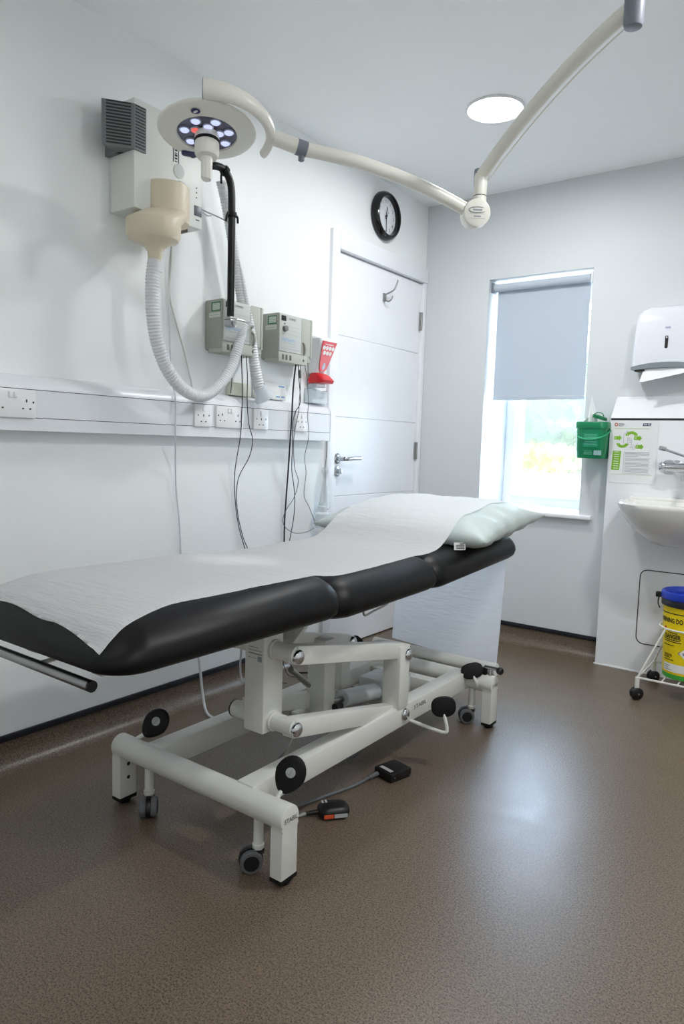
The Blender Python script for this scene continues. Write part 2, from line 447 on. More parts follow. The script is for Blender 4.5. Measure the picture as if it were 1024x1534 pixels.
# outside the window
b = B(); b.box(-14, 12, 4.3, 22, -.4, -.2); g = struct('ground', b, mat('pale_paving', (214, 212, 204), .8, var=.06)); g['label'] = 'pale paving outside the window'
b = B(); b.box(-6, 6, 6.6, 6.8, -.2, .82, .02); o = struct('garden_wall', b, mat('garden_render', (232, 230, 224), .9)); o['label'] = 'white rendered garden wall seen through the frosted glass'
def bush(name, label, c, r, n, m, seed):
    rnd = random.Random(seed); b = B()
    for i in range(n):
        d = V((rnd.gauss(0, 1), rnd.gauss(0, 1), rnd.gauss(0, 1))).normalized()
        k = rnd.uniform(.55, 1)
        p = V((c[0]+d.x*r[0]*k, c[1]+d.y*r[1]*k, c[2]+d.z*r[2]*k))
        u = V((rnd.gauss(0, 1), rnd.gauss(0, 1), rnd.gauss(0, 1))).normalized(); w = u.orthogonal().normalized()
        s_ = rnd.uniform(.07, .13)
        b._new([p-u*s_, p+w*s_*.45, p+u*s_, p-w*s_*.45], [(0, 1, 2, 3)], False)
    b.lathe(c, [(r[1]*.75*math.sin(PI*k/10), -r[2]*.8*math.cos(PI*k/10)) for k in range(11)], Z, 24, True, r[0]/r[1], 1)
    o = obj(name, b, m); tag(o, label, 'bush'); o['kind'] = 'thing'; return o
leaf_g = leaf_material('hedge_leaves', (36, 44, 12), None)
leaf_y = leaf_material('yellow_flowers', (92, 86, 30), None)
bush('hedge', 'green hedge blurred behind the frosted window pane', (-.75, 9.2, 1.35), (3.2, .8, 1.25), 2600, leaf_g, 3)
bush('flowering_bush', 'yellow flowering bush blurred low behind the frosted pane', (-.37, 6.7, .95), (.22, .12, .135), 260, leaf_y, 4)

# ---------------------------------------------------------------- dado trunking and sockets
tr = thing('cable_trunking', 'white dado trunking running along the left wall to the door', 'trunking', (0, 1.2, 1.073))
TY0, TY1, TD = FY+.02, 2.703, .06
def profile_run(pr, y0, y1):
    b = B(); b.loft([[V((x, y0, z)) for x, z in pr], [V((x, y1, z)) for x, z in pr]]); return b
b = profile_run([(0, 1.074), (TD, 1.074), (TD, 1.1125), (0, 1.1125)], TY0, TY1); obj('lower_cover', b, trunk_m, tr)
b = profile_run([(0, 1.1145), (TD-.001, 1.1145), (TD-.001, 1.1985), (0, 1.1985)], TY0, TY1); obj('front_cover', b, trunk_m, tr)
b = profile_run([(0, 1.2005), (TD, 1.2005), (TD-.001, 1.206), (TD-.012, 1.226), (TD-.03, 1.240), (TD-.05, 1.246), (0, 1.247)], TY0, TY1); obj('upper_cover', b, trunk_m, tr)
b = profile_run([(0, 1.075), (TD-.004, 1.075), (TD-.004, 1.205), (0, 1.24)], TY0, TY1-.002); obj('backing', b, dark_m, tr)
b = profile_run([(0, 1.0725), (TD+.0015, 1.0725), (TD+.0015, 1.206), (TD-.0105, 1.228), (TD-.028, 1.242), (TD-.05, 1.248), (0, 1.249)], TY1, TY1+.004); obj('end_cap', b, trunk_m, tr)
def pins(b, yc, zc, x):
    b.box(x-.001, x+.0006, yc-.002, yc+.002, zc+.010, zc+.019)
    b.box(x-.001, x+.0006, yc-.0145, yc-.0085, zc-.011, zc-.007)
    b.box(x-.001, x+.0006, yc+.0085, yc+.0145, zc-.011, zc-.007)
def socket(name, yc, w, kind, label):
    zc = 1.155; h = .086
    t = thing(name, label, 'socket', (TD, yc, zc), 'white wall sockets along the dado trunking')
    b = B(); b.box(TD-.002, TD+.010, yc-w/2, yc+w/2, zc-h/2, zc+h/2, .003); x = TD+.010
    b.mi = 1
    if kind == 'double':
        for s in (-1, 1): pins(b, yc+s*.043, zc-.006, x)
        b.box(x-.001, x+.0006, yc-.067, yc-.062, zc+.002, zc+.008); b.box(x-.001, x+.0006, yc+.062, yc+.067, zc+.002, zc+.008)
    else:
        pins(b, yc, zc-.014, x); b.box(x-.001, x+.0006, yc-.030, yc-.026, zc-.002, zc+.004); b.box(x-.001, x+.0006, yc+.026, yc+.030, zc-.002, zc+.004)
    obj('face_plate', b, [socket_m, dark_m], t)
    for k in ((-.008, .008) if kind == 'double' else (0,)):
        b = B(); b.box(x-.001, x+.004, yc+k-.0055, yc+k+.0055, zc+.016, zc+.034, .0015); obj('switch', b, socket_m, t)
socket('wall_socket', 1.130, .147, 'double', 'double wall socket at the left edge of the photo, apart from the others')
socket('wall_socket', 1.888, .088, 'single', 'single wall socket on the trunking directly under the bend of the white hose')
socket('wall_socket', 2.030, .147, 'double', 'double wall socket on the trunking just right of the hose bend')
socket('wall_socket', 2.212, .088, 'single', 'single wall socket on the trunking under the hose\'s clear cup')
socket('wall_socket', 2.480, .088, 'single', 'single wall socket nearest the door, crossed by dangling cables')

# ---------------------------------------------------------------- wall clock
clk = thing('wall_clock', 'round black-rimmed wall clock above the door', 'clock', (0, 3.192, 2.252))
cc = (0, 3.192, 2.252)
b = B(); b.lathe(cc, [(.116, 0), (.123, .006), (.122, .022), (.114, .036), (.106, .042), (.098, .040), (.094, .028), (.094, .012)], X, 56, False); obj('rim', b, mat('clock_black', (12, 12, 14), .18), clk)
b = B(); b.lathe(cc, [(.0955, .010), (.0955, .014)], X, 48); obj('dial', b, mat('clock_dial', (226, 230, 232), .5), clk)
b = B()
for h in range(1, 13):
    a = h*PI/6
    b.text(str(h), (.0146, 3.192+math.sin(a)*.074, 2.252+math.cos(a)*.074), Y, Z, .024)
for k in range(60):
    a = k*PI/30; d = V((0, math.sin(a), math.cos(a))); q = V((0, math.cos(a), -math.sin(a)))
    c0 = V((.0146, 3.192, 2.252))+d*.088; w = .0012 if k % 5 == 0 else .0006
    b._new([c0-q*w, c0+q*w, c0+q*w+d*.005, c0-q*w+d*.005], [(0, 1, 2, 3)], False)
obj('numerals', b, black_ink, clk)
def hand(name, ang, l, w, x):
    d = V((0, math.sin(ang), math.cos(ang))); q = V((0, math.cos(ang), -math.sin(ang))); c = V((x, 3.192, 2.252)); b = B()
    pts = [c-d*.015-q*w, c-d*.015+q*w, c+d*l+q*w*.5, c+d*l-q*w*.5]
    b._new(pts+[p+X*.0012 for p in pts], [(3, 2, 1, 0), (4, 5, 6, 7), (0, 1, 5, 4), (1, 2, 6, 5), (2, 3, 7, 6), (3, 0, 4, 7)], False); obj(name, b, black_ink, clk)
hand('hour_hand', math.radians(13), .05, .0032, .017); hand('minute_hand', math.radians(177), .078, .0024, .0185); hand('second_hand', math.radians(40), .03, .001, .020)
b = B(); b.lathe((.0145, 3.192, 2.252), [(.005, 0), (.005, .008), (.003, .009)], X, 12); obj('hand_boss', b, black_ink, clk)

# ---------------------------------------------------------------- smoke extractor on the wall
ED, EY0, EY1, EZ0, EZ1 = .134, 1.515, 1.812, 1.815, 2.16
ex = thing('smoke_extractor', 'white box-shaped smoke extractor on the left wall with beige filter housing', 'extractor', (0, 1.66, EZ0))
b = B(); b.box(0, ED, EY0, EY1, EZ0, EZ1, .006); obj('body', b, ext_w, ex)
# louvred hood: wedge round the top-left corner
gz0, gz1 = 1.995, 2.136
K = (ED+.004, EY0-.002); L0 = (.078, 1.432); R1 = (ED+.004, 1.560)
b = B(); b.loft([[V((L0[0], L0[1], z)), V((K[0], K[1], z)), V((R1[0], R1[1], z)), V((R1[0]-.006, R1[1], z)), V((.06, EY0+.01, z)), V((.06, EY0-.002, z))] for z in (gz0, gz1)])
b.box(.0, .078, 1.50, EY0, gz0, gz1)
gh = obj('vent_hood', b, grille_m, ex, angle=20)
b = B(); n = 14
dS = (V((K[0], K[1], 0))-V((L0[0], L0[1], 0))).normalized(); nS = V((dS.y, -dS.x, 0))
LS = (V((K[0], K[1], 0))-V((L0[0], L0[1], 0))).length
for i in range(n):
    z = gz0+.008+i*(gz1-gz0-.014)/(n-1)
    p0 = V((L0[0], L0[1], z))+dS*LS*.14+nS*.0008; p1 = V((L0[0], L0[1], z))+dS*LS*.9+nS*.0008
    b._new([p0, p1, p1+Z*.0052, p0+Z*.0052], [(0, 1, 2, 3)], False)
    b._new([V((ED+.0048, EY0+.001, z)), V((ED+.0048, 1.556, z)), V((ED+.0048, 1.556, z+.004)), V((ED+.0048, EY0+.001, z+.004))], [(0, 1, 2, 3)], False)
obj('slots', b, grille_d, gh)
# filter cover and housing
fc = (.118, 1.660, 0)
def arc_ring(c, r, z, n=40, sx=1): return [V((c[0]+math.cos(2*PI*k/n)*r*sx, c[1]+math.sin(2*PI*k/n)*r, z)) for k in range(n)]
b = B()
b.loft([arc_ring(fc, .080, 1.80), arc_ring(fc, .081, 1.845), arc_ring(fc, .0805, 1.905), arc_ring(fc, .079, 1.922), arc_ring(fc, .074, 1.926)])
cv = obj('filter_cover', b, beige, ex)
b = B()
hc = (.150, 1.582, 0)
b.loft([arc_ring(hc, .081, 1.722), arc_ring(hc, .089, 1.735), arc_ring(hc, .0905, 1.782), arc_ring((.140, 1.612), .088, 1.802), arc_ring(fc, .0815, 1.832)])
hs = obj('filter_housing', b, beige, ex)
nc = (.150, 1.588, 0)
b = B(); b.loft([arc_ring(hc, .0815, 1.7225), arc_ring((.150, 1.585), .055, 1.713), arc_ring((.150, 1.587), .034, 1.700), arc_ring(nc, .0245, 1.685), arc_ring(nc, .0225, 1.660), arc_ring(nc, .0225, 1.648)]); obj('nozzle', b, beige, ex)
b = B()
b.lathe((ED, 1.702, 1.925), [(.026, 0), (.026, .012), (.022, .018)], X, 24, True, 1, 1); b.box(ED, ED+.012, 1.68, 1.724, 1.89, 1.925, .005)
b.lathe((ED, 1.702, 1.985), [(.024, 0), (.024, .002), (.018, .003)], X, 24)
obj('finger_recess', b, mat('recess_grey', (196, 200, 196), .5), ex)
b = B()
o_ = (ED+.0008, 0, 0)
b.rect(1.676, 1.6795, 2.010, 2.075, o_, Y, Z); b.rect(1.6985, 1.702, 2.004, 2.075, o_, Y, Z)
[b.rect(1.6835, 1.6945, 2.012+k*.009, 2.012+k*.009+.003+.002*(k % 3), o_, Y, Z) for k in range(7)]
obj('side_marking', b, black_ink, ex)
b = B()
for z in (1.953, 1.937, 1.920): b.cyl((ED-.001, 1.783, z), (ED+.0015, 1.783, z), .0022, 10)
obj('indicator', b, dark_m, ex)
b = B(); b.box(ED-.002, ED+.0015, 1.773, 1.808, 1.858, 1.893, .001); obj('switch_panel', b, mat('switch_grey', (92, 98, 106), .4), ex)
b = B(); b.rect(1.78, 1.797, 1.842, 1.846, (ED+.0007, 0, 0), Y, Z); obj('rating_mark', b, navy, ex)
b = B(); b.box(.03, .10, 1.735, 1.775, EZ0-.012, EZ0+.001, .002); obj('cable_gland', b, mat('gland_brown', (88, 82, 66), .5), ex)
b = B(); b.lathe((ED-.001, 1.762, 2.068), [(.019, 0), (.018, .012), (.012, .016)], X, 24); obj('control_knob', b, black_p, ex)

# black swan-neck boom with its bracket
bm_ = thing('support_boom', 'black swan-neck boom arching from the extractor and holding the hoses', 'boom', (.10, 1.85, 1.5))
bp = spline([(.10, 1.811, 1.995), (.122, 1.818, 2.03), (.138, 1.853, 2.052), (.14, 1.909, 2.055), (.14, 1.945, 2.015), (.14, 1.953, 1.92), (.14, 1.9535, 1.80), (.14, 1.954, 1.65), (.14, 1.954, 1.535)], 8)
b = B(); b.sweep(bp, .0138, 16); obj('boom_tube', b, mat('boom_black', (8, 8, 10), .35, spec=.35), bm_)
for i in (25, 41):
    p = bp[i]; t = (bp[i+1]-bp[i-1]).normalized()
    b = B(); b.lathe(p, [(.0185, -.008), (.0195, 0), (.0185, .008)], t, 20)
    if i == 41:
        b.sweep(spline([(p.x, p.y-.01, p.z+.005), (p.x+.005, p.y-.028, p.z-.006), (p.x+.005, p.y-.034, p.z-.03)], 5), .0045, 8)
        b.sweep(spline([(p.x, p.y+.01, p.z+.005), (p.x+.005, p.y+.024, p.z-.004), (p.x+.005, p.y+.027, p.z-.025)], 5), .0045, 8)
    else:
        b.sweep(spline([(p.x, p.y-.006, p.z), (p.x+.005, p.y-.022, p.z-.02), (p.x+.005, p.y-.022, p.z-.052)], 5), .004, 8)
    obj('cable_tie', b, rubber, bm_)
b = B(); b.sweep([(.128, 1.812, 1.889), (.13, 1.90, 1.884), (.125, 1.945, 1.882)], .0026, 8); b.sweep([(.128, 1.812, 1.880), (.12, 1.85, 1.878), (.118, 1.87, 1.884)], .002, 8); obj('stay_wire', b, satin, bm_)
b = B(); b.box(.12, .156, 1.934, 1.978, 1.519, 1.529, .003); b.sweep(spline([(.152, 1.972, 1.524), (.158, 2.01, 1.522), (.15, 2.06, 1.517), (.12, 2.10, 1.517), (.075, 2.12, 1.518), (.04, 2.10, 1.520)], 6), .0036, 8); obj('hose_cradle', b, satin, bm_)
b = B(); b.lathe((.158, 1.956, 1.506), [(.010, 0), (.010, .003), (.006, .004)], X, 16); b.box(.124, .156, 1.938, 1.972, 1.494, 1.520, .003); obj('clamp', b, satin, bm_)

# corrugated hoses
def corr(pts, r0, r1, pitch=.0105, amp=.13):
    P = resample(spline(pts, 24), pitch/4); n = len(P)
    rad = []
    for i in range(n):
        r = r0+(r1-r0)*min(1, i/(n-1)); rad.append(r*(1+amp*(.5-.5*math.cos(i*PI/2))-amp*.5))
    b = B(); b.sweep(P, rad, 20); return b
ho = thing('suction_hose', 'white corrugated hose drooping in a U from the beige filter nozzle', 'hose', (.15, 1.7, 1.22))
b = corr([(.150, 1.588, 1.659), (.15, 1.578, 1.58), (.15, 1.581, 1.481), (.15, 1.601, 1.384), (.15, 1.648, 1.297), (.148, 1.727, 1.236), (.14, 1.823, 1.226), (.130, 1.916, 1.276), (.120, 1.985, 1.353), (.105, 2.035, 1.445), (.085, 2.075, 1.513), (.07, 2.089, 1.597), (.066, 2.068, 1.697), (.066, 2.043, 1.793), (.068, 2.016, 1.889), (.07, 1.986, 1.98), (.07, 1.962, 2.045)], .0235, .0185)
obj('corrugated_tube', b, hoseclear, ho)
b = B(); b.lathe((.150, 1.587, 1.640), [(.0245, -.02), (.0255, 0), (.0235, .016)], Z, 24); obj('cuff', b, hoseclear, ho)
h2 = thing('suction_hose', 'white corrugated hose hanging straight down behind the black boom to a clear cup', 'hose', (.1, 2.05, 1.24))
b = corr([(.075, 2.04, 1.805), (.08, 2.068, 1.722), (.084, 2.095, 1.623), (.086, 2.119, 1.522), (.088, 2.142, 1.392), (.089, 2.165, 1.30), (.089, 2.170, 1.283)], .0085, .0245, .0105, .12)
obj('corrugated_tube', b, hoseclear, h2)
b = B(); b.lathe((.089, 2.175, 1.288), [(.024, 0), (.027, -.012), (.032, -.03), (.043, -.048), (.045, -.056), (.041, -.050), (.026, -.03), (.023, 0)], (-.1, -.55, .82), 28, False); obj('clear_cup', b, clearp, h2)

# ---------------------------------------------------------------- two electrosurgical wall units
def wall_unit(y0, y1, label, full):
    z0, z1, d = 1.415, 1.606, .098
    t = thing('electrosurgery_unit', label, 'medical unit', (0, (y0+y1)/2, z0), 'grey electrosurgery units on the left wall')
    b = B(); b.box(0, d, y0, y1, z0, z1, .007); obj('case', b, unit_s, t)
    yp = y0+(y1-y0)*.66
    b = B(); b.box(d-.002, d+.004, y0+.004, yp, z0+.032, z1-.003, .003); obj('front_panel', b, unit_f, t)
    b = B(); b.box(d-.012, d+.003, yp, y1-.012, z0+.028, z1-.006, .004); b.box(d-.02, d+.005, y1-.013, y1-.001, z0+.02, z1-.002, .003); obj('handpiece_bay', b, unit_m, t)
    b = B(); b.sweep(spline([(d+.004, yp+.02, z0+.03), (d+.010, yp+.022, z0+.05), (d+.008, yp+.018, z0+.075), (d+.002, yp+.012, z0+.085)], 4), .005, 8); obj('handpiece_hook', b, unit_s, t)
    b = B(); b.box(.02, d+.003, y0+.002, y1-.03, z0-.012, z0+.030, .003); so = obj('connector_strip', b, unit_m, t)
    cg = mat('connector_grey', (88, 88, 84), .5)
    for k in (.030, .052, .078):
        b = B(); b.box(d+.002, d+.0045, y0+k-.006, y0+k+.006, z0-.002, z0+.020, .001); obj('connector', b, cg, so)
    b = B(); b.box(d+.002, d+.0045, y1-.062, y1-.054, z0+.002, z0+.012); obj('connector', b, cg, so)
    x = d+.0046
    b = B(); b.box(d+.002, d+.0055, y0+.014, y0+.044, z1-.032, z1-.010, .001); obj('display', b, black_p, t)
    b = B(); b.lathe((d+.003, y0+.034, z1-.064), [(.013, 0), (.012, .014), (.009, .015)], X, 20); obj('dial', b, mat('dial_grey', (116, 118, 118), .4), t)
    b = B(); b.mi = 0
    b.text('Hyfrecator', (x, y0+.062, z0+.083), Y, Z, .022, w=.088)
    b.mi = 1; b.text('CONMED', (x, y0+.085, z1-.02), Y, Z, .012, w=.045)
    b.mi = 2
    for k in range(3): b.rect(y0+.05, yp-.004, z1-.052-k*.017, z1-.0512-k*.017, (x, 0, 0), Y, Z)
    b.rect(y0+.03, y0+.105, z0+.068, z0+.0695, (x, 0, 0), Y, Z); b.rect(y0+.014, yp-.004, z0+.044, z0+.0455, (x, 0, 0), Y, Z)
    b.mi = 1; b.lathe((x-.001, y0+.034, z1-.043), [(.003, 0), (.003, .002)], X, 10)
    obj('panel_print', b, [blue_ink, black_ink, grey_ink], t)
    b = B(); yy = y0-.0006; o_ = V((0, yy, 0)); b.mi = 0
    b.rect(.038, .088, z1-.047, z1-.012, o_, X, Z); b.mi = 1
    b.rect(.045, .085, z1-.042, z1-.017, o_-Y*.0004, X, Z)
    b.mi = 0
    for k in range(3): b.rect(.048, .080, z1-.023-k*.007, z1-.0218-k*.007, o_-Y*.0008, X, Z)
    b.mi = 1; b.rect(.025, .088, z1-.070, z1-.052, o_, X, Z); b.mi = 2; b.rect(.03, .082, z1-.062, z1-.0605, o_-Y*.0005, X, Z)
    obj('side_label', b, [green_ink, mat('label_pale', (202, 210, 198), .6), grey_ink], t)
    return t
wall_unit(1.952, 2.178, 'grey electrosurgery unit half hidden behind the white hose and boom', False)
wall_unit(2.276, 2.500, 'grey electrosurgery unit fully visible between the hose and red dispenser', True)

# red hand-gel dispenser
rd = thing('soap_dispenser', 'white wall dispenser with red front and red push lever beside the door frame', 'dispenser', (0, 2.62, 1.36))
cy = 2.625
def ring_d(z, w, d0, d1, r): return [V((p.y, cy+p.x, z)) for p in [V((q.x, q.y+ (d0+d1)/2, 0)) for q in rring(0, 0, w/2, (d1-d0)/2, r, 0, 5)]]
b = B(); b.loft([ring_d(1.385, .062, 0, .052, .012), ring_d(1.40, .066, 0, .062, .015), ring_d(1.47, .084, 0, .088, .018), ring_d(1.525, .112, 0, .102, .018), ring_d(1.540, .116, 0, .098, .02), ring_d(1.552, .10, 0, .07, .02)]); obj('body', b, gloss_white, rd)
b = B()
def rdp(a, z):   # point on the sloped front
    t = (z-1.40)/(1.525-1.40); return V((.0635+.0405*t, cy+a, z))
w0 = [(-.052, 1.527), (-.046, 1.49), (-.036, 1.44), (-.026, 1.405), (-.014, 1.394), (.014, 1.394), (.026, 1.405), (.036, 1.44), (.046, 1.49), (.052, 1.527)]
pts = [rdp(a, z) for a, z in w0]; pts += [p+X*.003 for p in pts]; n = len(w0)
b._new(pts, [tuple(range(n-1, -1, -1)), tuple(range(n, 2*n))]+[(i, (i+1) % n, n+(i+1) % n, n+i) for i in range(n)], False)
fp = obj('front_label', b, red_p, rd)
nn = V((.125, 0, -.0405)).normalized()
for a, z in ((-.033, 1.498), (-.011, 1.498), (.011, 1.498), (.033, 1.498), (-.022, 1.476), (0, 1.476), (.022, 1.476)):
    b = B(); b.lathe(rdp(a, z)+X*.0033, [(.0098, 0), (.0098, .0008)], nn, 16); obj('printed_symbol', b, paper_w, fp)
b = B(); b.lathe(rdp(0, 1.417)+X*.0033, [(.017, 0), (.017, .0008)], nn, 16, True, .6, 1); obj('printed_emblem', b, mat('emblem_grey', (190, 196, 214), .5), fp)
b = B(); q0 = rdp(-.03, 1.5125)+X*.0034; q1 = rdp(.03, 1.5155)+X*.0034; b._new([q0, V((q0.x, q1.y, q0.z)), q1, V((q1.x, q0.y, q1.z))], [(0, 1, 2, 3)], False); obj('printed_heading', b, paper_w, fp)
b = B(); b.loft([ring_d(1.340, .088, .015, .100, .01), ring_d(1.352, .09, .01, .108, .012), ring_d(1.374, .084, .02, .085, .012), ring_d(1.386, .072, .02, .064, .012)]); obj('push_lever', b, red_p, rd)
b = B(); b.box(.01, .06, cy-.035, cy+.035, 1.322, 1.338, .004); obj('drip_tray', b, clearp, rd)
b = B(); b.sweep(spline([(.03, cy-.045, 1.545), (.03, cy-.07, 1.575), (.03, cy-.10, 1.585), (.03, cy-.125, 1.58)], 5), .004, 8); obj('tie_cable', b, cord_g, rd)

# things standing on the trunking
lb = thing('leaflet_box', 'small white card box with blue print on the trunking beside the clear cup', 'box', (0, 2.30, 1.247))
b = B(); b.box(0.002, .03, 2.225, 2.412, 1.247, 1.318, .002); obj('box_body', b, paper_w, lb)
for a0, a1, c0 in ((2.36, 2.40, 1.302), (2.345, 2.372, 1.257), (2.38, 2.402, 1.257)):
    b = B(); b.rect(a0, a1, c0, c0+.006, (.0308, 0, 0), Y, Z); obj('printed_mark', b, blue_ink, lb)
b = B(); b.box(.002, .034, 2.07, 2.185, 1.247, 1.30, .004); o = obj('cream_carton', b, mat('cream_card', (222, 222, 205), .6), loc=(0, 2.12, 1.247)); tag(o, 'cream carton on the trunking behind the hanging hose', 'carton')
b = B()
b.box(.003, .005, 2.575, 2.69, 1.247, 1.315); b.box(.048, .050, 2.575, 2.69, 1.247, 1.305); b.box(.005, .048, 2.575, 2.577, 1.247, 1.31); b.box(.005, .048, 2.688, 2.690, 1.247, 1.31); b.box(.003, .05, 2.575, 2.69, 1.247, 1.249)
o = obj('plastic_tray', b, clearp, loc=(0, 2.63, 1.247)); tag(o, 'clear plastic tray on the trunking below the red dispenser', 'tray')

# ---------------------------------------------------------------- cables
def cable(name, label, pts, r, m, cat='cable', extra=None, group=None):
    P = spline(pts, 6); b = B(); b.sweep(P, r, 8)
    if extra:
        for c, ax, prof in extra: b.lathe(c, prof, ax, 12)
    o = obj(name, b, m, loc=pts[-1]); return tag(o, label, cat, group)
pts_ = [(.05, 1.75, 1.805), (.02, 1.757, 1.66), (.012, 1.77, 1.42), (.02, 1.775, 1.28), (.066, 1.752, 1.21), (.068, 1.752, 1.08), (.03, 1.785, .98), (.012, 1.805, .87), (.012, 1.822, .74), (.014, 1.832, .58), (.03, 1.85, .38), (.075, 1.868, .22), (.10, 1.868, .08), (.15, 1.845, .012), (.22, 1.83, .006), (.30, 1.84, .006), (.40, 1.87, .006)]
P = spline(pts_, 6); b = B(); b.sweep(P, [.0028+.0024*min(1, max(0, (k/len(P)-.5)/.12)) for k in range(len(P))], 8)
o = obj('power_cable', b, cord_w, loc=pts_[-1]); tag(o, 'pale cable running from extractor straight down past the trunking to the floor under the couch', 'cable')
cable('power_cable', 'thin beige cable curving from extractor to the top of the trunking', [(.06, 1.735, 1.81), (.03, 1.758, 1.70), (.012, 1.767, 1.59), (.012, 1.80, 1.49), (.012, 1.84, 1.39), (.02, 1.865, 1.29), (.03, 1.868, 1.248)], .003, cord_b)
cable('instrument_lead', 'short grey lead plugged into the half-hidden unit, ending behind the hose', [(.103, 2.005, 1.425), (.10, 2.008, 1.36), (.09, 2.016, 1.30), (.07, 2.03, 1.25)], .002, cord_g)
cable('instrument_lead', 'left of two black leads hanging together from the half-hidden unit', [(.10, 2.055, 1.43), (.085, 2.075, 1.36), (.075, 2.09, 1.28), (.072, 2.093, 1.16), (.071, 2.086, 1.07), (.03, 2.10, .93), (.012, 2.125, .80), (.012, 2.15, .69), (.012, 2.20, .56), (.012, 2.22, .40), (.014, 2.23, .16), (.07, 2.25, .012), (.16, 2.27, .006)], .0019, cord_k)
cable('instrument_lead', 'right of two black leads hanging together, bulging right below the trunking', [(.09, 2.09, 1.43), (.078, 2.115, 1.33), (.075, 2.12, 1.22), (.073, 2.135, 1.13), (.07, 2.16, 1.07), (.06, 2.155, 1.0), (.02, 2.13, .90), (.012, 2.135, .78), (.012, 2.17, .66), (.012, 2.22, .56), (.012, 2.24, .40), (.014, 2.26, .16), (.07, 2.28, .012), (.16, 2.31, .006)], .0018, cord_k)
cable('instrument_lead', 'thick black lead hanging straight down from the fully visible unit', [(.09, 2.405, 1.41), (.075, 2.408, 1.30), (.072, 2.405, 1.15), (.068, 2.402, 1.05), (.03, 2.438, .92), (.02, 2.44, .80), (.014, 2.44, .66), (.014, 2.45, .40), (.016, 2.45, .16), (.07, 2.46, .014), (.15, 2.48, .008)], .0036, cord_k)
cable('instrument_lead', 'black lead with a snaking S-curve right of the thick straight lead', [(.098, 2.41, 1.42), (.09, 2.425, 1.36), (.078, 2.455, 1.245), (.076, 2.428, 1.20), (.074, 2.412, 1.15), (.072, 2.416, 1.05), (.05, 2.44, .94), (.035, 2.475, .865), (.03, 2.49, .80), (.02, 2.498, .72), (.014, 2.488, .645), (.012, 2.46, .52), (.012, 2.44, .36), (.014, 2.42, .16), (.07, 2.41, .012), (.15, 2.40, .006)], .0019, cord_k)
cable('instrument_lead', 'grey lead looping round in a wide loop toward the pillow corner', [(.10, 2.42, 1.425), (.09, 2.44, 1.33), (.08, 2.445, 1.24), (.076, 2.448, 1.20), (.074, 2.428, 1.12), (.07, 2.425, 1.05), (.05, 2.46, .95), (.04, 2.50, .885), (.035, 2.478, .81), (.03, 2.43, .755), (.03, 2.41, .71), (.03, 2.43, .675), (.035, 2.49, .645), (.045, 2.56, .645), (.05, 2.615, .66)], .0016, cord_g,
      extra=[((.094, 2.43, 1.365), (0, -.1, 1), [(.004, -.02), (.0055, -.015), (.0055, .01), (.003, .018)])])
cable('instrument_lead', 'rightmost thin grey lead, wavering down from the fully visible unit', [(.098, 2.45, 1.42), (.09, 2.48, 1.36), (.078, 2.512, 1.25), (.074, 2.515, 1.18), (.072, 2.528, 1.09), (.05, 2.53, 1.0), (.04, 2.555, .92), (.035, 2.55, .82), (.04, 2.585, .76), (.05, 2.63, .67)], .0015, cord_g)
cable('power_cable', 'slim grey cable dropping from the trunking end beside the door frame', [(.045, 2.700, 1.075), (.045, 2.702, 1.02), (.047, 2.690, .95), (.05, 2.687, .93)], .002, cord_g)
sl = thing('handpiece_sleeve', 'pale translucent plastic sleeve hanging beside the door frame above the pillow', 'sleeve', (.05, 2.687, .68))
b = B(); b.lathe((.05, 2.687, 0), [(.016, .945), (.017, .925), (.012, .915), (.011, .89), (.016, .84), (.022, .79), (.026, .75), (.02, .745)], Z, 18); obj('upper_funnel', b, clearp, sl)
b = B(); b.lathe((.05, 2.672, 0), [(.016, .78), (.018, .765), (.024, .76), (.024, .735), (.036, .725), (.038, .68), (.030, .655)], Z, 18); obj('lower_cup', b, clearp, sl)
b = B(); b.sweep(spline([(.05, 2.687, .93), (.05, 2.69, .85), (.05, 2.682, .76)], 5), .003, 8); obj('inner_lead', b, cord_g, sl)

# ---------------------------------------------------------------- examination lamp on ceiling arm
lm = thing('examination_lamp', 'ivory ceiling-mounted examination lamp with round head above the couch', 'lamp', (1.597, 1.811, H))
hc_ = V((.567, 1.432, 1.925)); cam_dir = V((2.12-.578, -1.44, 0)).normalized()
hn = (-Z+cam_dir*.17).normalized()          # lit face looks down, tipped a little to the room
side = cam_dir.cross(Z).normalized(); fwd = hn.cross(side)
HR = .136
toward = (cam_dir-hn*cam_dir.dot(hn)).normalized()
right = -side if (-side).dot(V((.8, .6, 0))) > 0 else side
b = B(); b.lathe(hc_, [(.02, -.032), (.06, -.031), (.10, -.024), (HR-.012, -.013), (HR, -.003), (HR+.0005, .001), (HR-.002, .004), (HR-.006, .006), (HR-.03, .010), (.092, .012), (.084, .012), (.082, .006)], hn, 64, False)
b.lathe(hc_, [(.0, -.0325), (.02, -.032)], hn, 64, False)
obj('lamp_head', b, lamp_w, lm)
b = B(); b.lathe(hc_, [(.0825, .0065), (.0, .0066)], hn, 48, False); obj('reflector_plate', b, mat('reflector', (104, 102, 122), .25, .4), lm)
led_m = emit('led_lens', (196, 206, 255), 1.15); red_m = emit('led_lens_red', (255, 120, 110), .8)
led_ring = mat('led_bezel', (196, 200, 220), .2, .3)
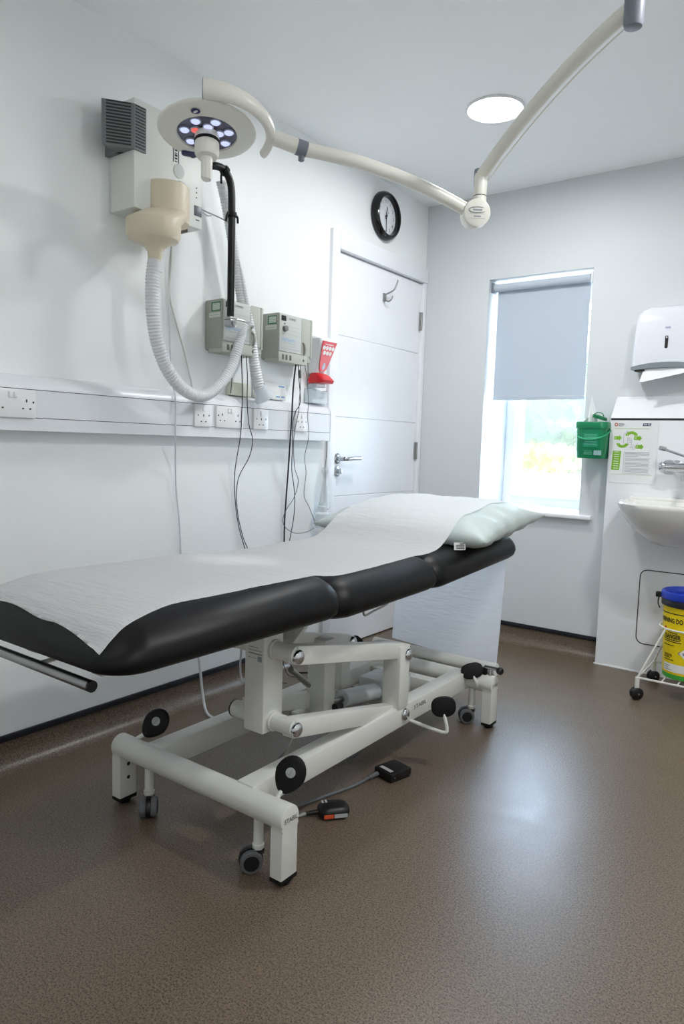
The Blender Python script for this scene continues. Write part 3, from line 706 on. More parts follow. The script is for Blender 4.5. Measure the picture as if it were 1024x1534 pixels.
for r_, n_ in ((.034, 5), (.062, 7)):
    for i in range(n_):
        a = 2*PI*i/n_+(.4 if r_ < .05 else .15)
        c = hc_+side*math.cos(a)*r_+toward*math.sin(a)*r_
        b = B(); b.lathe(c, [(.0148, .0066), (.0155, .010), (.0135, .0115), (.012, .0105)], hn, 18, False); o = obj('led_bezel', b, led_ring, lm)
        b = B(); b.lathe(c, [(.0125, .0102), (.010, .0128), (.005, .014), (.0005, .0142)], hn, 18, False)
        obj('led_lens', b, red_m if (r_ < .05 and i in (0, 3)) else led_m, o)
# handle boss and sterile handle
b = B(); b.lathe(hc_, [(.033, .010), (.0345, .022), (.0345, .028)], hn, 32); obj('handle_boss', b, lamp_w, lm)
b = B(); b.lathe(hc_, [(.035, .0282), (.0362, .030), (.0362, .035), (.035, .037)], hn, 32); obj('seal_ring', b, rubber, lm)
b = B(); b.lathe(hc_, [(.034, .037), (.034, .066), (.029, .076), (.0155, .078)], hn, 32); b.lathe(hc_, [(.0155, .077), (.0155, .136), (.013, .142), (.004, .143)], hn, 8); obj('sterile_handle', b, lamp_w, lm)
cpos = hc_-toward*.104+hn*.0095-right*.040
b = B(); b.loft([[cpos+side*x_+toward*y_+hn*h_ for x_, y_ in rrect2(.034-i_, .0115-i_*.5, .011, 4)] for h_, i_ in ((-.004, 0), (.003, 0), (.0045, .002))]); obj('control_panel', b, navy, lm)
epos = hc_+toward*.100-right*.030+hn*.0105
b = B(); b.lathe(epos, [(.0115, 0), (.0125, .0008), (.0105, .0014)], hn, 20); obj('emblem', b, navy, lm)
b = B(); b.lathe(epos+hn*.0015, [(.007, 0), (.008, .0004)], hn, 16, True, 1, .5); obj('emblem_centre', b, paper_w, lm)
# yoke curving round the near rim to the arm pivot on the right
rings = []; n = 26
for i in range(n+1):
    t_ = i/n; th = math.radians(-4+118*t_)
    r_ = .138+.040*math.sin(min(1, t_*1.15)*PI/2); h_ = .034*(1-t_)**1.1-.006
    rad = toward*math.cos(th)+right*math.sin(th)
    p_c = hc_+rad*r_-hn*h_
    hw_, hh_ = .019-.007*t_, .028-.014*t_
    rings.append([p_c+rad*hw_*math.cos(a)+hn*hh_*math.sin(a) for a in [2*PI*k_/18 for k_ in range(18)]])
b = B(); b.loft(rings); yk_o = obj('yoke', b, lamp_w, lm)
b = B(); b.loft([[rings[0][k]+(rings[0][k]-rings[1][k]).normalized()*d_ for k in range(18)] for d_ in (.0002, .002)]); obj('end_plate', b, grey_pl, yk_o)
b = B(); b.cyl(hc_+toward*.128-hn*.035, hc_+toward*.112-hn*.012, .014, 16); obj('yoke_pivot', b, lamp_w, lm)
A0 = hc_+right*.200+hn*.002
KN = V((1.075, 2.095, 1.795))
d0 = (KN-A0).normalized()
def bow(p, q, h, n=14, up=Z):
    return [p+(q-p)*t+up*(h*4*t*(1-t)) for t in [i/n for i in range(n+1)]]
b = B(); b.cyl(A0-d0*.015, A0+d0*.055, .021, 20); obj('arm_socket', b, lamp_w, lm)
b = B(); b.cyl(A0+d0*.055, A0+d0*.085, .0225, 20); b.lathe(A0+d0*.07-Z*.022, [(.009, 0), (.009, -.012), (.005, -.015)], Z, 12); obj('friction_clamp', b, grey_pl, lm)
b = B(); b.sweep(bow(A0+d0*.08, KN-d0*.01, .026), .0195, 18); obj('lower_arm', b, lamp_w, lm)
kd = (V((2.12, 0, 1.06))-KN).normalized()
kdh = V((kd.x*.75+.25, kd.y*.75-.1, -.12)).normalized()
b = B(); b.lathe(KN, [(.012, -.052), (.034, -.048), (.041, -.036), (.043, -.015), (.043, .026), (.041, .034), (.037, .036)], kdh, 32); obj('knuckle', b, lamp_w, lm)
kx = Z.cross(kdh).normalized(); ky = kdh.cross(kx)
b = B(); o_ = KN+kdh*.0368
el = [(math.cos(2*PI*i/28)*.026, math.sin(2*PI*i/28)*.0085+.008) for i in range(29)]
b.sweep([o_+kx*a+ky*c for a, c in el[3:27]], [.0004+.0011*abs(math.sin(i/24*PI)) for i in range(24)], 6); b.rect(-.015, .015, .0055, .0105, o_, kx, ky); b.rect(-.011, .011, -.013, -.009, o_, kx, ky)
for s in (-1, 1): b.rect(-.024, .024, -.011+s*.007, -.0103+s*.007, o_, kx, ky)
obj('maker_mark', b, grey_ink, lm)
NK = KN+V((.008, .012, .038))
b = B(); b.cyl(NK-Z*.02, NK+Z*.075, .0205, 20); b.lathe(NK+Z*.075, [(.0205, 0), (.018, .012), (.010, .018)], Z, 20); obj('neck', b, lamp_w, lm)
b = B(); b.lathe(NK+Z*.018, [(.0208, 0), (.0212, .001), (.0208, .002)], Z, 20); obj('neck_joint', b, black_p, lm)
UE = V((1.592, 1.815, 2.105)); US = NK+V((.004, 0, .085))
b = B(); b.box(-.018, .018, -.012, .012, -.03, .03, .008, 3, Matrix.Translation(NK+V((-.014, .022, .085)))); obj('end_cover', b, grey_pl, lm)
b = B(); b.sweep(bow(US, UE, .030), .0185, 18); obj('upper_arm', b, lamp_w, lm)
b = B(); b.sweep(bow(US+V((.016, .012, -.018)), UE+V((.016, .012, -.018)), .028), .0022, 6); obj('arm_cable', b, lamp_w, lm)
b = B(); b.lathe(V((1.605, 1.808, 2.055)), [(.012, 0), (.020, .003), (.023, .012), (.023, .10)], Z, 24); obj('column_cap', b, grey_pl, lm)
b = B(); b.lathe(V((1.605, 1.808, 2.155)), [(.022, 0), (.022, .22), (.06, .235), (.075, .275)], Z, 28); obj('ceiling_column', b, lamp_w, lm)

# ceiling downlights: one seen; three assumed ones added unseen, tuned to light the room
dl = mat('downlight_rim', (222, 224, 226), .35)
DIFF = [emit('downlight_diffuser', (250, 251, 252), 160), emit('assumed_diffuser_middle', (250, 251, 252), 265), emit('assumed_diffuser_foot', (250, 251, 252), 30), emit('assumed_diffuser_front', (250, 251, 252), 140)]
for i, (x, y, lab) in enumerate(((.812, 2.757, 'round recessed downlight glowing white in the ceiling'), (2.15, 1.95, 'assumed round recessed downlight added out of frame above the middle of the room'), (.60, .10, 'assumed round recessed downlight added out of frame above the couch foot'), (2.55, .30, 'assumed round recessed downlight added out of frame above the viewpoint'))):
    t = thing('ceiling_light', lab, 'light', (x, y, H), 'recessed ceiling downlights')
    b = B(); b.lathe((x, y, H), [(.116, .002), (.117, -.004), (.112, -.009), (.092, -.004), (.091, .0)], Z, 56, False); obj('rim', b, dl, t)
    b = B(); b.lathe((x, y, H), [(.0915, -.0045), (.0001, -.0046)], Z, 48, False); obj('diffuser', b, DIFF[i], t)


# ---------------------------------------------------------------- examination couch
co = thing('examination_couch', 'white-framed hydraulic examination couch with black padded three-section top', 'couch', (.762, 1.75, 0))
CX0, CX1 = .425, 1.062
CCX, CHW = (CX0+CX1)/2, (CX1-CX0)/2
# cushion profile: (inset from outline, height)
CP = [(.045, 0), (.02, .004), (.006, .016), (0, .036), (.003, .056), (.013, .076), (.030, .094), (.052, .106), (.085, .113), (.14, .116)]
SEC = [  # name, y0, y1, z at y0, z at y1 (bottom)
    ('leg_cushion', .770, 1.512, .610, .604, 1.0),
    ('seat_cushion', 1.440, 2.036, .594, .607, .93),
    ('head_cushion', 1.957, 2.672, .598, .640, .93)]
def droop(s, y):
    d = 0
    if s[0] == 'leg_cushion' and y < .98: d = .046*min(1, (.98-y)/.19)**1.7
    e = min(y-s[1], s[2]-y)
    if e < .09 and not (s[0] == 'leg_cushion' and y < 1): d += .016*((.09-e)/.09)**2
    return d
def sec_z(s, y): return s[3]+(s[4]-s[3])*(y-s[1])/(s[2]-s[1])
for s in SEC:
    nm, y0, y1, z0, z1, k = s
    cy_, hl = (y0+y1)/2, (y1-y0)/2
    rings = []
    for (i_, h_) in CP:
        # ends slope inward a little less than the sides
        rg = rring(CCX, cy_, CHW-i_, hl-i_*.8, max(.085-i_*.5, .02), 0, 8)
        for p in rg: p.z = sec_z(s, p.y)+h_*k-droop(s, p.y)*min(1, h_/.10)
        rings.append(rg)
    b = B(); b.loft(rings); obj(nm, b, leather, co, angle=80)
def prof_h(i):
    if i <= 0: return None
    for (i0, h0), (i1, h1) in zip(CP[3:], CP[4:]):
        if i <= i1: return h0+(h1-h0)*(i-i0)/(i1-i0)
    return CP[-1][1]
def top_z(x, y):
    best = None
    for s in SEC:
        nm, y0, y1, z0, z1, k = s
        i = min(x-CX0, CX1-x, (y-y0)/.8, (y1-y)/.8)
        # rounded corners
        dx, dy = min(x-CX0, CX1-x), min(y-y0, y1-y)
        if dx < .085 and dy < .085:
            i = min(i, .085-math.hypot(.085-dx, .085-dy))
        h = prof_h(i)
        if h is None: continue
        z = sec_z(s, y)+h*k-droop(s, y)*min(1, h/.10)
        best = z if best is None else max(best, z)
    return best
# steel work
b = B()
for x in (.62, .87): b.box(x-.02, x+.02, .86, 2.60, .566, .602, .004)
b.box(.62, .87, .875, .905, .570, .602, .004); b.box(.60, .89, 1.36, 1.42, .565, .60, .004)
obj('top_frame', b, steel_w, co)
b = B(); b.cyl((.545, .795, .581), (.948, .795, .579), .0115, 16); rb = obj('paper_roll_bar', b, satin, co)
b = B(); b.cyl((.9475, .795, .579), (.953, .795, .579), .0118, 16); obj('end_cap', b, black_p, rb)
for x in (.765,):
    b = B(); b.beam((x-.005, .795, .583), (x+.01, .90, .595), .022, .006); b.beam((x-.085, .85, .606), (x+.07, .842, .604), .025, .007); obj('bar_bracket', b, steel_w, co)
LX0, LX1 = .437, 1.090
def end_frame(y, xs):
    x0, x1 = xs
    b = B(); b.cyl((x0+.01, y, .167), (x1-.01, y, .167), .0325, 32); obj('crossbar', b, steel_w, co)
    for sx, xx in ((-1, x0), (1, x1)):
        a0, a1 = (xx, xx+.036) if sx < 0 else (xx-.036, xx)
        ol = [(-.029, .018), (.029, .018), (.029, .14)]+[(.033*math.cos(t), .167+.033*math.sin(t)) for t in [k*PI/16 for k in range(-3, 20)]]+[(-.029, .14)]
        b = B(); b.prism(ol, (a0, y, 0), Y, Z, a1-a0, .003)
        if sx < 0:
            b.mi = 1
            for z in (.118, .078): b.lathe((a1, y, z), [(.0055, 0), (.0055, .001)], X, 12)
        lg = obj('leg', b, [steel_w, dark_m], co)
        b = B(); b.box(a0-.001, a1+.001, y-.030, y+.030, .010, .021, .002); b.lathe(((a0+a1)/2, y, 0), [(.017, .0), (.018, .004), (.010, .008), (.008, .012)], Z, 16); obj('rubber_foot', b, rubber, lg)
        if sx > 0:
            b = B(); b.text('STABIL', (a1+.0006, y+.002, .165), Y, Z, .017, w=.048); obj('lettering', b, black_ink, lg)
FYB, RYB = 1.240, 2.462
end_frame(FYB, (LX0, LX1)); end_frame(RYB, (.425, 1.066))
for sx, (x0, x1) in ((-1, (.553, .611)), (1, (.905, .963))):
    b = B(); b.box(x0, x1, FYB+.005, RYB-.01, .134, .204, .005); r_ = obj('side_rail', b, steel_w, co)
    if sx > 0:
        b = B(); b.text('STABIL', (x1+.0006, 2.075, .178), Y, Z, .020, w=.085); obj('lettering', b, black_ink, r_)
b = B(); b.box(.60, .915, 2.29, 2.34, .135, .185, .004); obj('cross_member', b, steel_w, co)
b = B(); b.cyl((.47, 2.53, .204), (1.04, 2.53, .204), .025, 24); obj('roll_axle', b, steel_w, co)
# castors
def castor(x, y, rot, post_top=.14):
    c = obj('castor', B().cyl((x, y, .060), (x, y, post_top), .0125, 16).lathe((x, y, .052), [(.010, 0), (.015, .006), (.015, .016), (.011, .018)], Z, 16), steel_w, co)
    d = V((math.cos(rot), math.sin(rot), 0)); s_ = V((-d.y, d.x, 0)); ctr = V((x, y, .0285))+d*.018
    for k in (-1, 1):
        b = B(); b.mi = 0
        b.lathe(ctr+s_*k*.007, [(.0275, 0), (.0285, .004), (.0285, .013), (.026, .0165), (.020, .0170)], s_*k, 28)
        b.mi = 1; b.lathe(ctr+s_*k*.0242, [(.0198, 0), (.019, .0012), (.006, .0016)], s_*k, 24)
        obj('wheel', b, [grey_rub, black_p], c)
    b = B(); b.lathe(ctr-s_*.0065, [(.030, 0), (.0305, .003), (.0305, .010), (.030, .013)], s_, 28); b.box(-.012, .012, -.012, .012, .04, .056, .003, 2, Matrix.Translation((x, y, 0))); obj('fork', b, black_p, c)
castor(.567, FYB, -.75); castor(.988, FYB, -2.3); castor(.975, RYB-.005, -2.5); castor(.52, RYB-.005, .4)
# foot pedals with pads
def pedal(root, knee, pc, up, nrm, w, h, badge, teardrop=True):
    up = V(up).normalized(); nrm = V(nrm); nrm = (nrm-up*nrm.dot(up)).normalized(); sd = up.cross(nrm).normalized(); pc = V(pc)
    if teardrop: ol = [(math.cos(t)*w*(.5 if math.sin(t) > 0 else .5-.13*(-math.sin(t))), math.sin(t)*h*.5) for t in [k*2*PI/28 for k in range(28)]]
    else: ol = [(math.copysign(abs(math.cos(t))**.8, math.cos(t))*w*.5, math.copysign(abs(math.sin(t))**.8, math.sin(t))*h*.5) for t in [k*2*PI/28 for k in range(28)]]
    rings = [[pc+sd*a*f+up*c*f+nrm*d for a, c in ol] for d, f in [(d_*(1 if badge else .62), f_) for d_, f_ in ((-.0075, .82), (-.006, .93), (-.002, 1), (.003, 1), (.0065, .94), (.0085, .82))]]
    b = B(); b.loft(rings); pd = obj('pedal', b, rubber, co)
    b = B(); b.sweep(spline([root]+list(knee)+[pc-up*h*.35], 5), .0062, 10); obj('rod', b, steel_w, pd)
    if badge:
        b = B(); b.lathe(pc+nrm*.0083+up*h*.08, [(.0125, 0), (.0125, .0012), (.011, .0016)], nrm, 24); obj('badge', b, mat('badge_grey', (170, 173, 172), .4), pd)
        b = B(); q = pc+nrm*.0101+up*h*.08; b._new([q-sd*.0016-up*.008, q+sd*.0016-up*.008, q+sd*.0016+up*.008, q-sd*.0016+up*.008], [(0, 1, 2, 3)], False); obj('badge_mark', b, grey_ink, pd)
pedal((.495, 1.252, .195), [], (.533, 1.288, .240), (.36, .55, .72), (.45, -.83, .40), .074, .092, True)
pedal((1.028, 1.262, .190), [], (1.042, 1.292, .242), (.26, .35, .85), (.45, -.83, .35), .078, .098, True)
pedal((1.005, 2.435, .155), [(1.005, 2.425, .175)], (.985, 2.428, .214), (-.35, .1, .8), (.45, -.8, .5), .086, .060, False, False)
pedal((.968, 2.0, .145), [(1.06, 2.01, .133), (1.092, 2.015, .132), (1.097, 2.02, .145)], (1.081, 2.02, .215), (-.12, .05, .95), (.6, -.75, .25), .082, .068, False, False)
pedal((.455, 2.45, .19), [], (.437, 2.44, .217), (.3, .3, .5), (.4, -.7, .6), .06, .05, False, False)
b = B(); b.sweep([(1.045, 2.462, .196), (1.045, 2.467, .232)], .007, 10); b.sweep([(1.02, 2.467, .228), (1.075, 2.467, .228)], .008, 12); obj('locking_bolt', b, chrome, co)
b = B(); b.lathe((1.074, 2.467, .225), [(.012, 0), (.0145, .004), (.0145, .014), (.010, .019)], V((1, -.3, 0)), 18); obj('knob', b, black_p, co)
b = B(); b.box(1.008, 1.03, 2.455, 2.475, .198, .226, .004); obj('latch', b, black_p, co)
# lift mechanism
b = B(); b.box(.822, .893, 1.352, 1.432, .282, .585, .006); cl = obj('lift_column', b, steel_w, co)
b = B(); o_ = V((0, 1.3514, 0)); b.mi = 0
b.rect(.838, .888, .498, .502, o_, X, Z); b.rect(.838, .886, .508, .510, o_, X, Z); b.rect(.838, .872, .516, .518, o_, X, Z); b.rect(.871, .886, .480, .495, o_, X, Z); b.rect(.836, .868, .487, .4885, o_, X, Z)
obj('rating_plate', b, grey_ink, cl)
AX = .985
for z in (.510, .312):
    b = B(); b.cyl((.752, 1.392, z), (AX-.012, 1.392, z), .0235, 24)
    b.cyl((.893, 1.392, z), (.902, 1.392, z), .0275, 24); b.cyl((.81, 1.392, z), (.822, 1.392, z), .0275, 24); pt = obj('pivot_tube', b, steel_w, co)
    b = B(); b.cyl((.749, 1.392, z), (.753, 1.392, z), .0245, 24); obj('end_cap', b, black_p, pt)
def bolt(p, ax=X):
    b = B(); b.lathe(p, [(.0195, -.012), (.0205, -.002), (.0195, .003), (.015, .0075), (.007, .010), (.0005, .0105)], ax, 24); obj('bolt_cap', b, chrome, co)
UA0, UA1 = V((AX-.027, 1.385, .510)), V((AX-.045, 1.955, .392))
LA0, LA1 = V((AX-.027, 1.385, .312)), V((AX-.060, 1.955, .180))
b = B(); b.beam(UA0, UA1, .040, .052); obj('lift_arm', b, steel_w, co)
b = B(); b.beam(LA0, LA1, .040, .052); obj('lift_arm', b, steel_w, co)
bolt((AX-.006, 1.392, .505)); bolt((AX-.006, 1.392, .308))
b = B(); b.box(.900, .968, 1.925, 1.985, .20, .412, .005); obj('post', b, steel_w, co)
bolt((.970, 1.972, .378)); bolt((.967, 1.972, .174))
b = B(); b.cyl((.86, 1.955, .388), (.905, 1.955, .388), .024, 20); obj('pivot_tube', b, steel_w, co)
# far pair of arms
b = B(); b.beam((.765, 1.42, .505), (.715, 1.975, .374), .036, .050); obj('lift_arm', b, steel_w, co)
b = B(); b.beam((.765, 1.42, .310), (.70, 1.93, .185), .036, .050); obj('lift_arm', b, steel_w, co)
bolt((.735, 1.985, .372))
b = B(); b.box(.655, .712, 1.955, 2.010, .20, .385, .005); obj('post', b, steel_w, co)
b = B(); b.beam((.865, 1.47, .505), (.865, 1.60, .60), .062, .014); obj('tilt_stay', b, steel_w, co)
b = B(); b.beam((.80, 1.53, .30), (.83, 1.44, .47), .03, .010, (1, 0, 0)); obj('tilt_stay', b, steel_w, co)
b = B(); b.cyl((.845, 1.52, .412), (.80, 1.66, .318), .009, 14); obj('gas_strut', b, satin, co)
# lever column with actuator
b = B(); b.box(.728, .800, 1.742, 1.80, .196, .44, .005); obj('lever', b, steel_w, co)
b = B(); b.box(.70, .83, 1.70, 1.83, .186, .196, .002); obj('lever_foot', b, steel_w, co)
ac = obj('actuator', B().cyl((.775, 1.872, .208), (.775, 2.09, .176), .030, 28), mat('actuator_grey', (200, 207, 209), .35), co)
b = B(); b.cyl((.775, 1.80, .2175), (.775, 1.875, .207), .0105, 16); obj('rod', b, satin, ac)
b = B(); b.cyl((.812, 1.785, .212), (.812, 1.815, .212), .013, 16); b.cyl((.775, 1.79, .218), (.775, 1.806, .216), .016, 16); obj('rod_eye', b, black_p, ac)
b = B(); b.box(.70, .852, 2.075, 2.20, .125, .222, .012); b.box(.745, .80, 2.19, 2.29, .135, .20, .008); obj('motor_housing', b, mat('motor_grey', (196, 200, 200), .4), ac)
b = B(); b.cyl((.83, 2.06, .155), (.83, 2.12, .150), .011, 14); obj('cable_plug', b, black_p, ac)
# tubular loop hanging below the seat section
b = B(); b.sweep(spline([(.90, 1.79, .588), (.90, 1.80, .545), (.90, 1.812, .527), (.90, 1.86, .533), (.90, 1.93, .541), (.90, 1.942, .55), (.90, 1.935, .60)], 5), .0035, 8); obj('wire_loop', b, satin, co)
b = B(); b.sweep(spline([(.80, 1.40, .59), (.78, 1.40, .54), (.775, 1.39, .50), (.79, 1.37, .44), (.81, 1.36, .40)], 5), .003, 8); obj('control_cable', b, cord_w, co)

# ---------------------------------------------------------------- pillow
PC = V((.755, 2.452, .774)); PHX, PHY, PT = .374, .268, .075
def pil(u, v, sgn):
    e = max(0, (1-abs(u)**3))**.42*max(0, (1-abs(v)**2.8))**.48
    pinch_x = 1-.07*(1-v*v); pinch_y = 1-.09*(1-u*u)*0-.05*(1-u*u)
    x = PC.x+u*PHX*pinch_x; y = PC.y+v*PHY*pinch_y
    n = noise.noise(V((x*9, y*9, sgn*3.1)))*.010+noise.noise(V((x*26, y*26, sgn)))*.0035
    edge = (abs(u)**6)
    n += edge*(1-abs(v))*.012*math.sin(v*17+u*3)
    z = PC.z+v*.030+sgn*PT*e*(1.0 if sgn > 0 else .92)+n*e**.4
    return x, y, z
b = B()
N_ = 44
def fn_top(s, t): return V(pil(s*2-1, t*2-1, 1))
def fn_bot(s, t):
    x, y, z = pil(s*2-1, t*2-1, -1)
    tz = top_z(min(max(x, CX0+.02), CX1-.02), min(y, 2.60))
    if tz and CX0-.01 < x < CX1+.01 and y < 2.67: z = max(z, tz+.003)
    return V((x, y, z))
b.grid(fn_top, N_, N_); b.grid(fn_bot, N_, N_)
bmesh.ops.remove_doubles(b.bm, verts=b.bm.verts, dist=.0006)
pw = obj('pillow', b, pillow_m, loc=(PC.x, PC.y, .72), angle=180)
tag(pw, 'pale green wipe-clean pillow under the paper at the couch head', 'pillow')
pw2 = B(); lc = V((1.030, 2.186, .724)); lu = V((.80, .59, .03)); lv = V((-.10, .10, .99))
pw2.rect(-.020, .020, -.013, .013, lc, lu, lv); pw2.mi = 1
for k in range(4): pw2.rect(-.013+(.012 if k == 0 else 0), .015, .007-k*.0052, .0095-k*.0052, lc+V((.0008, -.0012, .0002)), lu, lv)
lbm = obj('care_label', pw2, [paper_w, black_ink], pw)

# ---------------------------------------------------------------- couch paper
PX0, PX1 = .478, .992
def pil_top(x, y):
    u = (x-PC.x)/PHX; v = (y-PC.y)/PHY
    if abs(u) >= .985 or abs(v) >= .985: return None
    return pil(max(-.98, min(.98, u/(1-.07*(1-v*v)))), max(-.98, min(.98, v/(1-.05*(1-u*u)))), 1)[2]
def base_top(x, y):
    z = top_z(x, y)
    if z is None: z = sec_z(SEC[0], .775)+.030 if y < 1 else .66
    return z
ys = []
y = .778
while y < 2.70: ys.append(y); y += .0085
nx = 46
cols = []
for i in range(nx+1):
    s_ = i/nx; x = PX0+(PX1-PX0)*s_
    zz_ = []
    for y in ys:
        z = base_top(x, y) if y < 2.66 else None
        pz = pil_top(x, y)
        if y > PC.y+.07:
            vv = (y-PC.y)/PHY
            pz = max(pz or 0, PC.z+vv*.03+PT*max(0, 1-abs(min(vv, .999))**2.8)**.48) if pz is None else pz
        z = max([q for q in (z, pz) if q is not None])
        zz_.append(z+.0035)
    # the sheet bridges dips: smooth along y, then never below what it rests on
    sm = zz_[:]
    for it in range(60):
        sm = [max(zz_[k], (sm[max(k-1, 0)]+sm[min(k+1, len(sm)-1)])/2*.98+sm[k]*.02) if 3 < k < len(sm)-4 else sm[k] for k in range(len(sm))]
    cols.append(sm)
rows = []
for k, y in enumerate(ys):
    if y > 2.688: break
    row = []
    for i in range(nx+1):
        s_ = i/nx; x = PX0+(PX1-PX0)*s_
        # front edge: slightly slanted and dipping at the near corner
        y_front = .806+.012*math.sin(min(1, s_/.62)*PI)**2-.020*max(0, (s_-.62)/.38)**1.15+.003*math.sin(s_*11)
        xx = x+.006*noise.noise(V((y*5, 3.3, s_)))*(1 if i in (0, nx) else .6)
        yy = max(y, y_front) if y < .9 else y
        z = cols[i][k]
        if y < y_front:
            z = base_top(x, y_front)+.0035
        wr = noise.noise(V((x*7, y*20, 1.7)))*.0016+noise.noise(V((x*20, y*48, 4.2)))*.0008
        row.append(V((xx, yy, z+abs(wr)+.0004)))
    rows.append(row)
# hanging tail behind the couch head
last = rows[-1]; zt = [p.z for p in last]
for j in range(1, 46):
    t = j/45
    row = []
    for i in range(nx+1):
        p = last[i]; s_ = i/nx
        zb = .150+.035*(1-s_)+.012*s_
        z = zt[i]+(zb-zt[i])*t
        x = p.x-.028*t+.010*s_*0
        yy = 2.694+.012*math.sin(t*2.3)*.5+.004*math.sin(s_*7+t*2)*t+.002*noise.noise(V((x*14, z*20, 2)))
        row.append(V((x, yy, z)))
    rows.append(row)
b = B(); R = rows
b.grid(lambda s, t: R[min(int(round(t*(len(R)-1))), len(R)-1)][int(round(s*nx))], nx, len(R)-1)
pp = obj('couch_paper', b, crepe, loc=(.72, 1.75, .72), angle=180)
tag(pp, 'long white paper sheet covering the couch and pillow and hanging behind', 'paper sheet')

# ---------------------------------------------------------------- foot controls
fs = thing('foot_switch', 'flat black rectangular foot switch on the floor right of the couch', 'foot switch', (.985, 1.875, 0))
Mx = Matrix.Translation((.982, 1.880, 0)) @ Matrix.Rotation(math.radians(-14), 4, 'Z')
b = B(); b.box(-.040, .040, -.046, .046, .006, .031, .005, 2, Mx); b.box(-.036, .036, -.042, .042, 0, .008, .001, 1, Mx); obj('housing', b, black_p, fs)
b = B()
vs = [Mx @ V(q) for q in ((-.026, -.036, .0316), (.026, -.036, .0316), (.026, -.022, .0316), (-.026, -.022, .0316))]; b._new(vs, [(0, 1, 2, 3)], False); obj('label', b, mat('label_silver', (170, 172, 174), .5), fs)
b = B(); q = Mx @ V((.041, -.03, .017)); b.lathe(q-X*.002, [(.003, 0), (.003, .003)], X, 10); obj('screw', b, chrome, fs)
b = B(); p0 = Mx @ V((-.02, -.048, .014)); b.sweep(spline([p0, p0+V((-.01, -.035, -.004)), (.93, 1.73, .006), (.905, 1.64, .006), (.885, 1.56, .006), (.86, 1.50, .006), (.80, 1.50, .006), (.74, 1.55, .006), (.72, 1.62, .006), (.74, 1.74, .006), (.80, 1.84, .008), (.82, 1.93, .02), (.825, 2.02, .09), (.83, 2.08, .14)], 6), .0048, 10); b.sweep([p0, p0+V((-.01, -.035, -.004))], .0072, 10); obj('lead', b, cord_g, fs)
fs2 = thing('hand_switch', 'rounded black hand switch with orange label beside the couch front leg', 'hand switch', (.965, 1.56, 0))
Mx = Matrix.Translation((.978, 1.566, 0)) @ Matrix.Rotation(math.radians(-40), 4, 'Z')
b = B(); rr = []
for z, i_ in ((.0, .010), (.004, .003), (.012, 0), (.024, .001), (.031, .006), (.034, .014)):
    rr.append([Mx @ p for p in rring(0, 0, .034-i_, .046-i_, .026, z, 6)])
b.loft(rr); obj('housing', b, black_p, fs2)
b = B(); b.box(.0336, .0348, -.034, -.006, .008, .019, .0, 1, Mx); obj('orange_label', b, orange, fs2)
sil = mat('label_silver', (170, 172, 174), .5)
b = B(); b.box(.0336, .0348, -.004, .034, .008, .019, .0, 1, Mx); obj('silver_label', b, sil, fs2)
for y_ in (-.032, -.022):
    b = B(); b.box(-.024, -.008, y_, y_+.006, .0335, .0346, 0, 1, Mx); obj('button_mark', b, sil, fs2)
b = B(); p0 = Mx @ V((0, -.044, .014)); yd = (Mx.to_3x3() @ V((0, -1, 0))); p1 = p0+yd*.036-Z*.003; b.cyl(p0, p1, .0075, 12, .0055); obj('strain_relief', b, black_p, fs2)
b = B(); b.sweep(spline([p1, p1+yd*.03-Z*.004, (.86, 1.494, .006), (.79, 1.492, .006), (.72, 1.508, .006), (.655, 1.548, .006), (.655, 1.590, .010), (.72, 1.575, .05), (.82, 1.50, .14), (.91, 1.435, .225), (.958, 1.400, .288)], 7), .0045, 10); obj('lead', b, mat('cord_mid', (150, 152, 150), .5), fs2)

# ---------------------------------------------------------------- green wipes tub
gb = thing('wipes_tub', 'green plastic wipes tub with wire handle between window and poster', 'tub', (1.043, 3.566, 1.028))
def sq(z, h, r): return rring(1.043, 3.566, h, h, r, z, 8)
b = B(); b.loft([sq(1.028, .064, .03), sq(1.034, .067, .032), sq(1.062, .0685, .034), sq(1.0645, .0700, .034), sq(1.178, .0735, .036)]); obj('bucket', b, green_b, gb)
b = B(); b.loft([sq(1.172, .0765, .038), sq(1.174, .078, .038), sq(1.200, .078, .038), sq(1.206, .075, .038), sq(1.207, .06, .034)]); ld = obj('lid', b, green_b, gb)
b = B(); b.loft([[V((p.x+.028, p.y, p.z+(p.x-1.043)*-.3+.012)) for p in rring(1.043, 3.55, .032-i_, .028-i_, .02, z, 6)] for z, i_ in ((1.208, 0), (1.222, 0), (1.226, .006))]); b.sweep([V((1.098+.024*math.cos(t)*1.0-.028, 3.53, 1.232+.020*math.sin(t))) for t in [k*PI/12 for k in range(13)]], .0022, 8); obj('flap', b, green_d, ld)
hp = [V((1.043-.079*math.cos(t), 3.566-.079*max(0, math.sin(t))**.8-.004, 1.165-.045*math.sin(t))) for t in [k*PI/20 for k in range(21)]]
b = B(); b.sweep(hp, .0042, 8); obj('carry_handle', b, mat('handle_green', (40, 168, 118), .4), gb)
b = B(); b.lathe((.970, 3.560, 1.165), [(.007, 0), (.007, .006)], -X, 12); b.sweep(hp[2:5], .0056, 8); obj('handle_clip', b, paper_w, gb)
b = B(); o_ = V((0, 3.566-.0726, 0)); b.mi = 0
b.rect(1.015, 1.085, 1.085, 1.150, o_, X, Z); b.mi = 1
b.rect(1.068, 1.104, 1.045, 1.068, o_-Y*.0004, X, Z); b.mi = 2
for k in range(5): b.rect(1.020, 1.078, 1.140-k*.011, 1.143-k*.011, o_-Y*.0006, X, Z)
for k in range(3): b.rect(1.020, 1.060, 1.062-k*.007, 1.0645-k*.007, o_-Y*.0006, X, Z)
